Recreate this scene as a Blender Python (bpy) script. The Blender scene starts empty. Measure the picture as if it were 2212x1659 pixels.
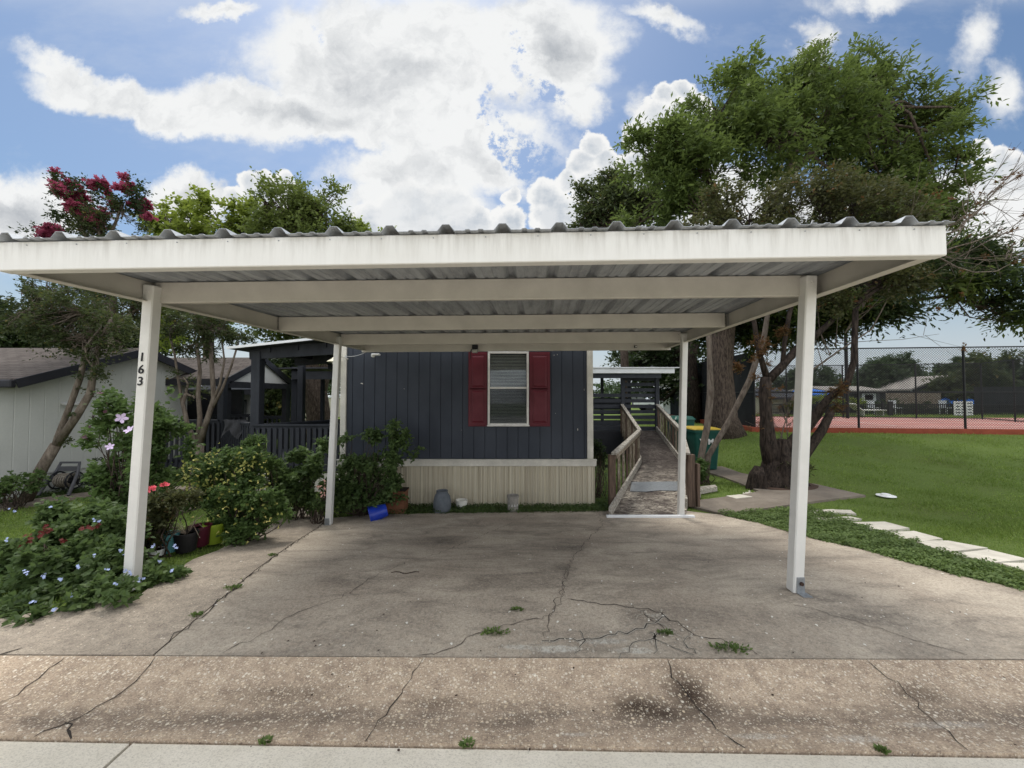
import bpy, math, random
import numpy as np
from mathutils import Vector, Matrix
random.seed(7); RS = np.random.RandomState(11)
S = bpy.context.scene; COL = S.collection
R = math.radians
# ------------------------------------------------------------------ camera
CX, CY, F = 1106.0, 829.5, 831.0
PITCH = R(1.55); CAMZ = 1.6
cp, sp = math.cos(PITCH), math.sin(PITCH)
cam = bpy.data.cameras.new('camera'); cam.lens = 36*F/2212; cam.sensor_width = 36
cam.clip_start = 0.05; cam.clip_end = 1000
camo = bpy.data.objects.new('camera', cam); COL.objects.link(camo)
camo.location = (0, 0, CAMZ); camo.rotation_euler = (R(90)+PITCH, 0, 0)
S.camera = camo
def ray(px, py):
    a = (px-CX)/F; b = (CY-py)/F
    return np.array([a, cp-b*sp, sp+b*cp])
def P(px, py, Y):
    d = ray(px, py); return d/d[1]*Y+np.array([0, 0, CAMZ])
def X(px, Y): return (px-CX)/F*Y/cp
# ------------------------------------------------------------------ terrain
BY = [-200, 1.72, 1.95, 2.1, 2.32, 2.6, 3.11, 3.6, 5.2, 5.9, 7.0, 300]
BZ = [0.0, 0.0, -.032, -.032, .012, .012, -.005, -.045, -.285, -.365, -.42, -.42]
def sm(t): t = np.clip(t, 0, 1); return t*t*(3-2*t)
def T(x, y):
    x = np.asarray(x, float); y = np.asarray(y, float)
    b = np.interp(y, BY, BZ)
    return b+.66*sm((x-3.5)/5.0)*sm((y-8)/5.5)+.10*sm((x-3.2)/3)*sm((y-3)/2)*(1-sm((y-8)/4))
def G(px, py, dz=0.0):
    d = ray(px, py); o = np.array([0, 0, CAMZ])
    lo, hi = .5, 1.0; t = .5
    while t < 400:
        p = o+d*t
        if p[2] < T(p[0], p[1])+dz: hi = t; break
        lo = t; t *= 1.03
    else: hi = 400; lo = 399
    for _ in range(30):
        m = (lo+hi)/2; p = o+d*m
        if p[2] < T(p[0], p[1])+dz: hi = m
        else: lo = m
    return o+d*hi
def inpoly(x, y, poly):
    x = np.asarray(x); y = np.asarray(y); ins = np.zeros(x.shape, bool); n = len(poly)
    for i in range(n):
        x0, y0 = poly[i][0], poly[i][1]; x1, y1 = poly[(i+1) % n][0], poly[(i+1) % n][1]
        if y0 == y1: continue
        c = ((y0 > y) != (y1 > y)) & (x < (x1-x0)*(y-y0)/(y1-y0)+x0)
        ins ^= c
    return ins
# ------------------------------------------------------------------ materials
MATS = {}
def newmat(name):
    m = bpy.data.materials.new(name); m.use_nodes = True; nt = m.node_tree
    nt.nodes.clear(); MATS[name] = m; return m, nt
class NT:
    def __init__(s, nt): s.nt = nt; s.L = nt.links
    def n(s, t, **k):
        nd = s.nt.nodes.new(t)
        for a, b in k.items():
            if a.startswith('i_'):
                key = a[2:]; key = int(key) if key.isdigit() else key.replace('_', ' ')
                s.put(nd.inputs[key], b)
            else: setattr(nd, a, b)
        return nd
    def put(s, sock, v):
        if hasattr(v, 'is_linked') or isinstance(v, bpy.types.NodeSocket): s.L.new(v, sock)
        else:
            if isinstance(v, (tuple, list)) and len(v) == 3 and sock.type == 'RGBA': v = (*v, 1)
            sock.default_value = v
    def math(s, op, a, b=None, clamp=False):
        nd = s.n('ShaderNodeMath', operation=op, use_clamp=clamp); s.put(nd.inputs[0], a)
        if b is not None: s.put(nd.inputs[1], b)
        return nd.outputs[0]
    def vec(s, op, a, b=None):
        nd = s.n('ShaderNodeVectorMath', operation=op); s.put(nd.inputs[0], a)
        if b is not None: s.put(nd.inputs[1], b)
        return nd.outputs['Value'] if op in ('LENGTH', 'DISTANCE', 'DOT_PRODUCT') else nd.outputs[0]
    def mix(s, f, a, b, bt='MIX'):
        nd = s.n('ShaderNodeMix', data_type='RGBA', blend_type=bt); s.put(nd.inputs[0], f); s.put(nd.inputs[6], a); s.put(nd.inputs[7], b)
        return nd.outputs[2]
    def noise(s, v, scale, detail=4, rough=.55, out=0, dist=0):
        nd = s.n('ShaderNodeTexNoise', i_Scale=scale, i_Detail=detail, i_Roughness=rough, i_Distortion=dist)
        if v is not None: s.put(nd.inputs['Vector'], v)
        return nd.outputs[out]
    def ramp(s, f, a, b, c=0.0, d=1.0, smooth=False):
        nd = s.n('ShaderNodeMapRange', clamp=True)
        if smooth: nd.interpolation_type = 'SMOOTHSTEP'
        s.put(nd.inputs[0], f)
        for i, v in enumerate((a, b, c, d)): s.put(nd.inputs[i+1], v)
        return nd.outputs[0]
    def map(s, v, scale=(1, 1, 1), loc=(0, 0, 0), rot=(0, 0, 0), t='POINT'):
        nd = s.n('ShaderNodeMapping', vector_type=t); s.put(nd.inputs[0], v)
        nd.inputs['Location'].default_value = loc; nd.inputs['Rotation'].default_value = rot; nd.inputs['Scale'].default_value = scale
        return nd.outputs[0]
    def pos(s): return s.n('ShaderNodeNewGeometry').outputs['Position']
    def bump(s, h, strength=.3, dist=.01):
        nd = s.n('ShaderNodeBump', i_Strength=strength, i_Distance=dist); s.put(nd.inputs['Height'], h); return nd.outputs[0]
    def out(s, col, rough=.8, normal=None, metal=0.0, spec=.3, trans=None, tw=.3):
        b = s.n('ShaderNodeBsdfPrincipled'); s.put(b.inputs['Base Color'], col); s.put(b.inputs['Roughness'], rough)
        s.put(b.inputs['Metallic'], metal); s.put(b.inputs['Specular IOR Level'], spec)
        if normal is not None: s.L.new(normal, b.inputs['Normal'])
        o = s.n('ShaderNodeOutputMaterial')
        if trans is not None:
            t = s.n('ShaderNodeBsdfTranslucent'); s.put(t.inputs[0], trans)
            mx = s.n('ShaderNodeMixShader'); mx.inputs[0].default_value = tw
            s.L.new(b.outputs[0], mx.inputs[1]); s.L.new(t.outputs[0], mx.inputs[2]); s.L.new(mx.outputs[0], o.inputs[0])
        else: s.L.new(b.outputs[0], o.inputs[0])
        return b
def M(name, c, var=.25, scale=6, rough=.7, metal=0, bump=.15, stretch=(1, 1, 1), spec=.3, c2=None, fine=60):
    """painted / plain surface with blotches, fine grain and dirt"""
    m, nt = newmat(name); n = NT(nt); p = n.map(n.pos(), stretch)
    a = n.noise(p, scale, 5, .6); b = n.noise(p, fine, 3, .6)
    c2 = c2 or tuple(x*(1-var) for x in c)
    f = n.math('ADD', n.math('MULTIPLY', a, .75), n.math('MULTIPLY', b, .35))
    col = n.mix(n.ramp(f, .38, .72), c, c2)
    n.out(col, n.ramp(a, .3, .7, max(0, rough-.08), min(1, rough+.08)), n.bump(b, bump, .004), metal, spec)
    return m
def leafmat(name, c1, c2, tw=.35, c3=None, ns=1.2, rough=.55):
    m, nt = newmat(name); n = NT(nt)
    at = n.n('ShaderNodeAttribute', attribute_name='rnd').outputs['Fac']
    col = n.mix(at, c1, c2)
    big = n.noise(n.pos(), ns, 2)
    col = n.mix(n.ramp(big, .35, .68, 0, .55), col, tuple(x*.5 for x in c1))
    if c3: col = n.mix(n.ramp(at, .86, .93), col, c3)
    n.out(col, rough, spec=.25, trans=n.mix(.5, col, tuple(min(1, x*1.6) for x in c2)), tw=tw)
    return m
# ------------------------------------------------------------------ mesh builder
OFF = {}
def root_of(o):
    while o.parent: o = o.parent
    return o
def finish(me, name, mat, parent, origin, smooth=False):
    o = bpy.data.objects.new(name, me); COL.objects.link(o)
    if mat: me.materials.append(mat if not isinstance(mat, str) else MATS[mat])
    if parent: o.parent = parent
    elif origin is not None: o.location = origin
    if smooth:
        me.polygons.foreach_set('use_smooth', [True]*len(me.polygons))
    return o
class MB:
    def __init__(s): s.v = []; s.f = []
    def add(s, vs, fs):
        b = len(s.v); s.v.extend([tuple(map(float, v)) for v in vs]); s.f.extend([tuple(b+i for i in f) for f in fs]); return s
    def box(s, c, size, rz=0, rx=0, ry=0, bev=0):
        sx, sy, sz = [q/2 for q in size]; m = Matrix.Rotation(rz, 3, 'Z') @ Matrix.Rotation(ry, 3, 'Y') @ Matrix.Rotation(rx, 3, 'X')
        if bev <= 0:
            vs = [(x, y, z) for x in (-sx, sx) for y in (-sy, sy) for z in (-sz, sz)]
            fs = [(0, 1, 3, 2), (4, 6, 7, 5), (0, 4, 5, 1), (2, 3, 7, 6), (0, 2, 6, 4), (1, 5, 7, 3)]
        else:
            b = min(bev, sx*.9, sy*.9, sz*.9); vs = []; fs = []
            # chamfered box: 24 verts
            idx = {}
            for X_ in (-1, 1):
                for Y_ in (-1, 1):
                    for Z_ in (-1, 1):
                        for ax in range(3):
                            q = [X_*(sx-b), Y_*(sy-b), Z_*(sz-b)]; q[ax] = (X_, Y_, Z_)[ax]*(sx, sy, sz)[ax]
                            idx[(X_, Y_, Z_, ax)] = len(vs); vs.append(tuple(q))
            for ax in range(3):
                for sg in (-1, 1):
                    o = [i for i in range(3) if i != ax]; loop = []
                    for a_, b_ in ((-1, -1), (1, -1), (1, 1), (-1, 1)):
                        k = [0, 0, 0]; k[ax] = sg; k[o[0]] = a_; k[o[1]] = b_; loop.append(idx[(k[0], k[1], k[2], ax)])
                    fs.append(tuple(loop) if (sg > 0) == (ax != 1) else tuple(reversed(loop)))
            for ax in range(3):
                o = [i for i in range(3) if i != ax]
                for a_ in (-1, 1):
                    for b_ in (-1, 1):
                        q = []
                        for t, face in ((-1, o[0]), (1, o[0]), (1, o[1]), (-1, o[1])):
                            k = [0, 0, 0]; k[ax] = t; k[o[0]] = a_; k[o[1]] = b_; q.append(idx[(k[0], k[1], k[2], face)])
                        fs.append(tuple(q))
            for X_ in (-1, 1):
                for Y_ in (-1, 1):
                    for Z_ in (-1, 1): fs.append(tuple(idx[(X_, Y_, Z_, a)] for a in range(3)))
        c = Vector(c)
        return s.add([m @ Vector(v)+c for v in vs], fs)
    def bar(s, a, b, w, h, up=(0, 0, 1), bev=0):
        a = Vector(a); b = Vector(b); d = b-a; L = d.length
        if L < 1e-6: return s
        y = d/L; u = Vector(up)
        if abs(y.dot(u)) > .99: u = Vector((0, 1, 0))
        x = y.cross(u).normalized(); z = x.cross(y); t = MB().box((0, 0, 0), (w, L, h), bev=bev); c = (a+b)/2
        return s.add([c+x*v[0]+y*v[1]+z*v[2] for v in t.v], t.f)
    def tube(s, pts, rad, n=8, cap=True, jit=0):
        pts = [Vector(p) for p in pts]; k = len(pts)
        if not hasattr(rad, '__len__'): rad = [rad]*k
        rings = []; prev = None
        for i, p in enumerate(pts):
            d = (pts[min(i+1, k-1)]-pts[max(i-1, 0)])
            d = d.normalized() if d.length > 1e-9 else Vector((0, 0, 1))
            if prev is None: x = d.orthogonal().normalized()
            else:
                x = prev-d*prev.dot(d); x = x.normalized() if x.length > 1e-6 else d.orthogonal().normalized()
            prev = x; y = d.cross(x)
            rings.append([p+(x*math.cos(2*math.pi*j/n)+y*math.sin(2*math.pi*j/n))*rad[i]*(1+(random.uniform(-jit, jit) if jit else 0)) for j in range(n)])
        vs = [v for r in rings for v in r]; fs = []
        for i in range(k-1):
            for j in range(n): fs.append((i*n+j, i*n+(j+1) % n, (i+1)*n+(j+1) % n, (i+1)*n+j))
        if cap: fs.append(tuple(reversed(range(n)))); fs.append(tuple((k-1)*n+j for j in range(n)))
        return s.add(vs, fs)
    def lathe(s, prof, c, n=24, tilt=None, oval=(1, 1)):
        vs = []; fs = []; c = Vector(c)
        for r, z in prof:
            for j in range(n):
                a = 2*math.pi*j/n; v = Vector((r*math.cos(a)*oval[0], r*math.sin(a)*oval[1], z))
                if tilt is not None: v = tilt @ v
                vs.append(v+c)
        for i in range(len(prof)-1):
            for j in range(n): fs.append((i*n+j, i*n+(j+1) % n, (i+1)*n+(j+1) % n, (i+1)*n+j))
        if prof[0][0] > 1e-4: fs.append(tuple(reversed(range(n))))
        if prof[-1][0] > 1e-4: fs.append(tuple((len(prof)-1)*n+j for j in range(n)))
        return s.add(vs, fs)
    def extr(s, poly, d):
        """extrude planar 3D polygon by vector d"""
        n = len(poly); poly = [Vector(p) for p in poly]; d = Vector(d)
        fs = [tuple(range(n)), tuple(reversed(range(n, 2*n)))]
        for i in range(n): fs.append((i, n+i, n+(i+1) % n, (i+1) % n))
        return s.add(poly+[p+d for p in poly], fs)
    def build(s, name, mat, parent=None, origin=None, smooth=False, label=None):
        off = Vector((0, 0, 0))
        if parent is not None: off = Vector(root_of(parent).location)
        elif origin is not None: off = Vector([float(q) for q in origin])
        me = bpy.data.meshes.new(name)
        me.from_pydata([(v[0]-off[0], v[1]-off[1], v[2]-off[2]) for v in s.v], [], s.f)
        import bmesh
        bm = bmesh.new(); bm.from_mesh(me); bmesh.ops.recalc_face_normals(bm, faces=bm.faces); bm.to_mesh(me); bm.free()
        me.update()
        o = finish(me, name, mat, parent, off if parent is None else None, smooth)
        if label: o['label'] = label
        return o
def tag(o, label, cat, group=None, kind=None):
    o['label'] = label
    if cat: o['category'] = cat
    if group: o['group'] = group
    if kind: o['kind'] = kind
    return o
def thing(name, label, cat, loc, group=None):
    o = bpy.data.objects.new(name, None); COL.objects.link(o); o.empty_display_size = .1
    o.location = [float(q) for q in loc]; return tag(o, label, cat, group)
# ---- numpy instancing of leaf templates into one mesh
def frames(d, n):
    y = d/np.maximum(np.linalg.norm(d, axis=1, keepdims=True), 1e-9)
    x = np.cross(y, n); x /= np.maximum(np.linalg.norm(x, axis=1, keepdims=True), 1e-9)
    z = np.cross(x, y); return np.stack([x, y, z], axis=2)
def instmesh(name, tmpl, Pn, Rn, Sn, mat, parent=None, origin=None, rnd=None, smooth=False):
    tv, tf = tmpl; tv = np.array(tv, float); N = len(Pn); k = len(tv)
    V = np.einsum('nij,kj->nki', Rn, tv)*Sn[:, None, None]+Pn[:, None, :]
    off = np.zeros(3)
    if parent is not None: off = np.array(root_of(parent).location)
    elif origin is not None: off = np.array(origin, float)
    V = V.reshape(-1, 3)-off
    fl = [len(f) for f in tf]; flat = np.array([i for f in tf for i in f])
    me = bpy.data.meshes.new(name); me.vertices.add(N*k); me.vertices.foreach_set('co', V.ravel().astype(np.float32))
    nl = len(flat); me.loops.add(N*nl)
    me.loops.foreach_set('vertex_index', (flat[None, :]+np.arange(N)[:, None]*k).ravel().astype(np.int32))
    me.polygons.add(N*len(tf)); st = np.concatenate([[0], np.cumsum(fl)[:-1]])
    me.polygons.foreach_set('loop_start', (st[None, :]+np.arange(N)[:, None]*nl).ravel().astype(np.int32))
    me.update(calc_edges=True)
    if rnd is None: rnd = RS.rand(N)
    at = me.attributes.new('rnd', 'FLOAT', 'POINT'); at.data.foreach_set('value', np.repeat(rnd, k).astype(np.float32))
    return finish(me, name, mat, parent, tuple(off) if parent is None else None, smooth)
QUAD = ([(0, 0, 0), (.5, .45, .1), (0, 1, 0), (-.5, .45, .1)], [(0, 1, 2, 3)])
def scaled(t, sx, sy=1, sz=1): return ([(a*sx, b*sy, c*sz) for a, b, c in t[0]], t[1])
LEAF = scaled(QUAD, .55); LONG = scaled(QUAD, .34)
OVAL = ([(0, 0, 0), (.26, .22, .07), (.3, .5, .07), (0, 1, -.08), (-.3, .5, .07), (-.26, .22, .07), (0, .5, 0)], [(0, 1, 2, 6), (6, 2, 3), (0, 6, 4, 5), (6, 3, 4)])
BLADE = ([(-.06, 0, 0), (.06, 0, 0), (.03, .6, .08), (0, 1, .28), (-.03, .6, .08)], [(0, 1, 2, 3, 4)])
def flower_t(n=5, w=.34, cup=.3):
    vs = [(0, 0, 0)]; fs = []
    for i in range(n):
        a = 2*math.pi*i/n; c, s_ = math.cos(a), math.sin(a); b = len(vs)
        for (r, t, z) in ((.55, -w, cup*.5), (1, -w*.5, cup), (1, w*.5, cup), (.55, w, cup*.5)):
            vs.append((c*r-s_*t, s_*r+c*t, z))
        fs.append((0, b, b+1, b+2, b+3))
    return vs, fs
FLW = flower_t()
TRUMP = ([(math.cos(a)*r, y, math.sin(a)*r) for (r, y) in ((.07, 0), (.1, .6), (.34, 1)) for a in [i*math.pi/3 for i in range(6)]],
         [(i*6+j, i*6+(j+1) % 6, (i+1)*6+(j+1) % 6, (i+1)*6+j) for i in range(2) for j in range(6)])
def rdir(n): v = RS.randn(n, 3); return v/np.linalg.norm(v, axis=1, keepdims=True)
def foliage(name, blobs, ncl, per, csz, lsz, mat, parent=None, tmpl=LEAF, droop=.25, shell=2.6, elong=1.6, origin=None, up=.8, keep=None, lobes=9, nl=6):
    """blobs: (center, (rx,ry,rz)). Each lobe is broken into sub-lobes, each sub-lobe holds sprays of leafy twigs"""
    w = np.array([b[1][0]*b[1][2] for b in blobs]); w = w/w.sum()
    cl = []; od = []; cnt = RS.multinomial(ncl, w)
    for (c, r), k in zip(blobs, cnt):
        if k == 0: continue
        ns = max(3, k//lobes); sd = rdir(ns); sc = np.array(c)+sd*(RS.rand(ns, 1)**(1/shell)*(.85+.3*RS.rand(ns, 1)))*np.array(r)*.86
        ii = RS.randint(0, ns, k); g = np.clip(RS.randn(k, 3), -1.7, 1.7)
        cl.append(sc[ii]+g*np.array(r)*.17); d = cl[-1]-np.array(c); od.append(d/np.maximum(np.linalg.norm(d, axis=1, keepdims=True), 1e-6))
    cl = np.vstack(cl); od = np.vstack(od)
    nt = max(2, int(round(per/nl))); n = len(cl)
    C = np.repeat(cl, nt, 0); O = np.repeat(od, nt, 0)
    td = O*.55+rdir(len(C))*.9+np.array([0, 0, .25*elong-droop*.6]); td /= np.linalg.norm(td, axis=1, keepdims=True)
    L = csz*(.5+1.0*RS.rand(len(C)))*(.75+.35*elong)
    T_ = np.tile((np.arange(nl)+.7)/nl, len(C))+.06*RS.randn(len(C)*nl)
    side = np.tile(np.where(np.arange(nl) % 2 == 0, 1., -1.), len(C))
    Cc = np.repeat(C, nl, 0); D = np.repeat(td, nl, 0); LL = np.repeat(L, nl)
    bend = np.array([0, 0, -1.])*(T_**2*droop*.5)[:, None]*LL[:, None]
    pts = Cc+D*(T_*LL)[:, None]+bend+RS.randn(len(Cc), 3)*lsz*.12
    pd = np.cross(D, np.array([0, 0, 1.])+.5*RS.randn(*D.shape)); pd /= np.maximum(np.linalg.norm(pd, axis=1, keepdims=True), 1e-6)
    d = D*.65+pd*side[:, None]*.75+RS.randn(*D.shape)*.22+np.array([0, 0, -droop*.8]); nn = RS.randn(len(pts), 3)*.55+np.array([0, 0, up])
    rn = np.clip(np.repeat(RS.rand(len(C)), nl)*.6+RS.rand(len(pts))*.4, 0, 1); sz = lsz*(.7+.6*RS.rand(len(pts)))*(1.1-.35*np.clip(T_, 0, 1))
    if keep is not None: m = keep(pts); pts = pts[m]; d = d[m]; nn = nn[m]; rn = rn[m]; sz = sz[m]
    o = instmesh(name, tmpl, pts, frames(d, nn), sz, mat, parent, origin, rn)
    return cl, o
def B(px, py, r, Y, ry=None, dy=1.0):
    k = Y/F; rz = (ry or r)*k
    return (P(px, py, Y), (r*k, max(r, ry or r)*k*dy, rz))
def wob(a, b, n, amp):
    a = np.array(a, float); b = np.array(b, float); out = []; m1 = RS.randn(3)*amp*1.3; m2 = RS.randn(3)*amp*.7
    for i in range(n+1):
        t = i/n; out.append(a+(b-a)*t+m1*math.sin(math.pi*t)+m2*math.sin(2*math.pi*t)+RS.randn(3)*amp*.12*(0 < i < n))
    return out

# ================================================================== MATERIAL LIBRARY
def ground_mats():
    # grass
    m, nt = newmat('lawn'); n = NT(nt); p = n.pos()
    a = n.noise(p, .5, 4); b = n.noise(p, 14, 5, .7); c = n.noise(n.map(p, (1, 1, 1)), 90, 3, .7)
    col = n.mix(n.ramp(b, .3, .7), (.11, .165, .04), (.165, .22, .06))
    col = n.mix(n.ramp(a, .52, .72, 0, .5), col, (.11, .12, .04))
    col = n.mix(n.ramp(c, .45, .7, 0, .6), col, (.045, .07, .02))
    n.out(col, .95, n.bump(n.math('ADD', b, c), .8, .03), spec=.1)
    def stains(n, p, L):
        o = None
        for (x, y, rx, ry, w) in L:
            q = n.map(p, (rx, ry, 50), (x, y, 0), t='TEXTURE')
            v = n.math('MULTIPLY', n.ramp(n.vec('LENGTH', q), 0, 1, 1, 0, True), w)
            o = v if o is None else n.math('MAXIMUM', o, v)
        return o
    def gp(px, py): q = G(px, py); return q[0], q[1]
    # driveway
    m, nt = newmat('driveway'); n = NT(nt); p = n.pos()
    big = n.noise(p, 1.1, 6, .6, dist=.4); st = n.noise(n.map(p, (.8, 1.9, 1), rot=(0, 0, .12)), 1.5, 8, .7, dist=.9)
    fin = n.noise(p, 95, 4, .75); mid = n.noise(p, 17, 5, .68)
    col = n.mix(n.ramp(big, .38, .62), (.50, .43, .345), (.36, .30, .238))
    col = n.mix(n.ramp(st, .46, .66, 0, .85), col, (.175, .145, .118))
    col = n.mix(n.ramp(mid, .5, .75, 0, .45), col, (.44, .385, .315))
    L = []
    for (px, py, rx, ry, w) in [(950, 1170, .55, .45, .8), (1210, 1230, .35, .55, .75), (760, 1255, .5, .22, .6), (1880, 1330, .9, .22, .8), (1120, 1150, .8, .25, .5), (1500, 1200, 1.0, .3, .45), (1200, 1120, 1.6, .2, .55), (1700, 1200, .9, .3, .4), (1760, 1285, .5, .18, .8), (1230, 1185, .4, .3, .7)]:  # dark stains; the one at the right front post also paints shade at its foot
        x, y = gp(px, py); L.append((x, y, rx, ry, w))
    s_ = n.math('MULTIPLY', stains(n, p, L), n.ramp(n.noise(p, 3.5, 6, .7), .3, .65))
    col = n.mix(s_, col, (.062, .052, .045))
    # pale grey zone toward the gutter, with crumbled white patch
    yy = n.n('ShaderNodeSeparateXYZ', i_0=p).outputs[1]
    col = n.mix(n.math('MULTIPLY', n.ramp(yy, 3.3, 2.35, 0, .5), n.ramp(mid, .3, .7)), col, (.27, .245, .205))
    L2 = [(*gp(1200, 1402), .28, .07, 1), (*gp(1370, 1405), .22, .06, .9), (*gp(1300, 1385), .35, .07, .75), (*gp(1120, 1398), .2, .05, .8), (*gp(1420, 1330), .2, .1, .5)]
    w2 = n.math('MULTIPLY', n.ramp(n.math('MULTIPLY', stains(n, p, L2), n.noise(p, 9, 7, .75, dist=.8)), .16, .34), n.ramp(n.noise(p, 34, 5, .7), .36, .6, .25, 1))
    col = n.mix(w2, col, (.5, .48, .43))
    spk = n.n('ShaderNodeTexVoronoi', i_Scale=70.0); n.put(spk.inputs['Vector'], p)
    sc_ = n.n('ShaderNodeSeparateXYZ', i_0=spk.outputs['Color'])
    dots = n.math('MULTIPLY', n.ramp(spk.outputs['Distance'], .22, .34, 1, 0), n.math('GREATER_THAN', sc_.outputs[0], .93))
    col = n.mix(n.math('MULTIPLY', dots, .8), col, (.55, .5, .42))
    grit = n.noise(p, 42, 6, .82); col = n.mix(n.ramp(grit, .5, .66, 0, .5), col, (.11, .09, .072)); col = n.mix(n.ramp(grit, .5, .36, 0, .35), col, (.56, .49, .40))
    col = n.mix(n.ramp(fin, .5, .72, 0, .6), col, (.09, .075, .06))
    n.out(col, n.ramp(st, .3, .7, .95, .75), n.bump(n.math('ADD', fin, n.math('MULTIPLY', mid, 2.0)), .5, .006), spec=.25)
    # aggregate strip and gutter pan
    for nm, base, dark, dens, band in (('strip', (.44, .375, .30), (.21, .175, .145), .8, False), ('gutter', (.56, .44, .325), (.25, .185, .14), .50, True)):
        m, nt = newmat(nm); n = NT(nt); p = n.pos()
        big = n.noise(p, 1.6, 6, .65, dist=.4); fin = n.noise(n.map(p, (1, 1.8, 1) if band else (1, 1, 1)), 85, 4, .8); mid = n.noise(p, 11, 6, .7)
        col = n.mix(n.ramp(big, .35, .65), base, tuple(q*.75 for q in base))
        col = n.mix(n.ramp(mid, .42, .7, 0, .8), col, dark)
        if band:
            yy = n.n('ShaderNodeSeparateXYZ', i_0=p).outputs[1]
            d = n.math('ABSOLUTE', n.math('SUBTRACT', yy, n.math('ADD', 1.965, n.math('MULTIPLY', n.math('SUBTRACT', n.noise(p, 1.5, 3), .5), .22))))
            bd = n.math('MULTIPLY', n.ramp(d, 0, .15, 1, 0, True), n.ramp(n.noise(n.map(p, (1, 3, 1)), 3, 5, .7), .28, .6))
            col = n.mix(n.math('MULTIPLY', bd, .72), col, (.12, .095, .078))
            L = [(*gp(1385, 1530), .26, .13, 1), (*gp(1490, 1500), .2, .24, 1), (*gp(1430, 1545), .4, .08, .9), (*gp(1980, 1500), .3, .1, .6), (*gp(600, 1500), .5, .1, .45), (*gp(950, 1520), .3, .08, .4)]
            s_ = n.math('MULTIPLY', stains(n, p, L), n.ramp(n.noise(n.map(p, (1, 2.2, 1)), 7, 6, .75), .18, .46))
            col = n.mix(s_, col, (.045, .029, .02))
            L2 = [(*gp(1640, 1595), .3, .04, 1), (*gp(1850, 1600), .3, .05, 1), (*gp(2050, 1570), .5, .05, .9), (*gp(1250, 1592), .3, .03, .7)]
            w2 = n.math('MULTIPLY', n.ramp(n.math('MULTIPLY', stains(n, p, L2), n.noise(p, 8, 7, .8, dist=.7)), .17, .38), n.ramp(n.noise(p, 40, 5, .7), .36, .62, .1, 1))
            col = n.mix(n.math('MULTIPLY', w2, .8), col, (.52, .48, .42))
        col = n.mix(n.ramp(fin, .48, .66, 0, .75), col, tuple(q*.45 for q in dark))
        for scl, thr in (((44.0, dens+.05), (72.0, dens+.12), (115., dens+.1)) if band else ((75.0, dens+.15), (120.0, dens+.2), (50., dens+.42))):
            spk = n.n('ShaderNodeTexVoronoi', i_Scale=scl, i_Randomness=1.0); n.put(spk.inputs['Vector'], n.vec('ADD', p, n.vec('MULTIPLY', n.noise(p, 160, 2, .5, out=1), (.009, .009, .009))))
            sc_ = n.n('ShaderNodeSeparateXYZ', i_0=spk.outputs['Color'])
            dots = n.math('MULTIPLY', n.ramp(spk.outputs['Distance'], .26, .4, 1, 0), n.math('GREATER_THAN', sc_.outputs[0], min(thr, .97)))
            col = n.mix(n.math('MULTIPLY', dots, n.ramp(sc_.outputs[1], 0, 1, .25, 1)), col, n.mix(sc_.outputs[2], (.62, .5, .35), (.75, .7, .6)))
        n.out(col, .9, n.bump(n.math('ADD', fin, n.math('MULTIPLY', mid, 1.5)), .6, .006), spec=.2)
    m, nt = newmat('street'); n = NT(nt); p = n.pos()
    big = n.noise(p, 2.5, 5, .6); fin = n.noise(n.map(p, (1, 1.5, 1)), 110, 4, .8)
    col = n.mix(n.ramp(big, .35, .7), (.66, .61, .52), (.53, .485, .40))
    col = n.mix(n.ramp(fin, .48, .68, 0, .7), col, (.27, .24, .2))
    n.out(col, .92, n.bump(fin, .4, .004), spec=.2)
    m, nt = newmat('walk'); n = NT(nt); p = n.pos()
    big = n.noise(p, 1.6, 5, .6); fin = n.noise(p, 70, 4, .75); st = n.noise(p, 5, 5, .7)
    col = n.mix(n.ramp(big, .35, .65), (.24, .205, .168), (.165, .137, .11)); col = n.mix(n.ramp(st, .45, .7, 0, .7), col, (.13, .11, .09))
    col = n.mix(n.ramp(fin, .48, .7, 0, .5), col, (.1, .085, .07)); n.out(col, .92, n.bump(fin, .4, .005), spec=.2)
    m, nt = newmat('stone'); n = NT(nt); p = n.pos()
    big = n.noise(p, 4, 5, .6); fin = n.noise(p, 80, 4, .7)
    col = n.mix(n.ramp(big, .35, .7), (.62, .58, .50), (.44, .405, .345)); col = n.mix(n.ramp(fin, .5, .7, 0, .5), col, (.3, .28, .24))
    n.out(col, .9, n.bump(fin, .3, .004), spec=.2)
    m, nt = newmat('court'); n = NT(nt); p = n.pos()
    big = n.noise(p, .7, 5, .6); fin = n.noise(p, 30, 3, .7)
    col = n.mix(n.ramp(big, .35, .65), (.50, .235, .2), (.40, .18, .155)); n.out(n.mix(n.ramp(fin, .4, .7, 0, .3), col, (.55, .3, .26)), .9, spec=.2)
ground_mats()
M('crack', (.045, .036, .03), .4, 20, .95); M('crack_soft', (.12, .098, .08), .4, 20, .95); M('crack_pale', (.42, .38, .32), .4, 30, .9)
M('white_line', (.7, .68, .64), .3, 6, .8); M('red_curb', (.32, .07, .035), .35, 5, .8)
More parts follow.
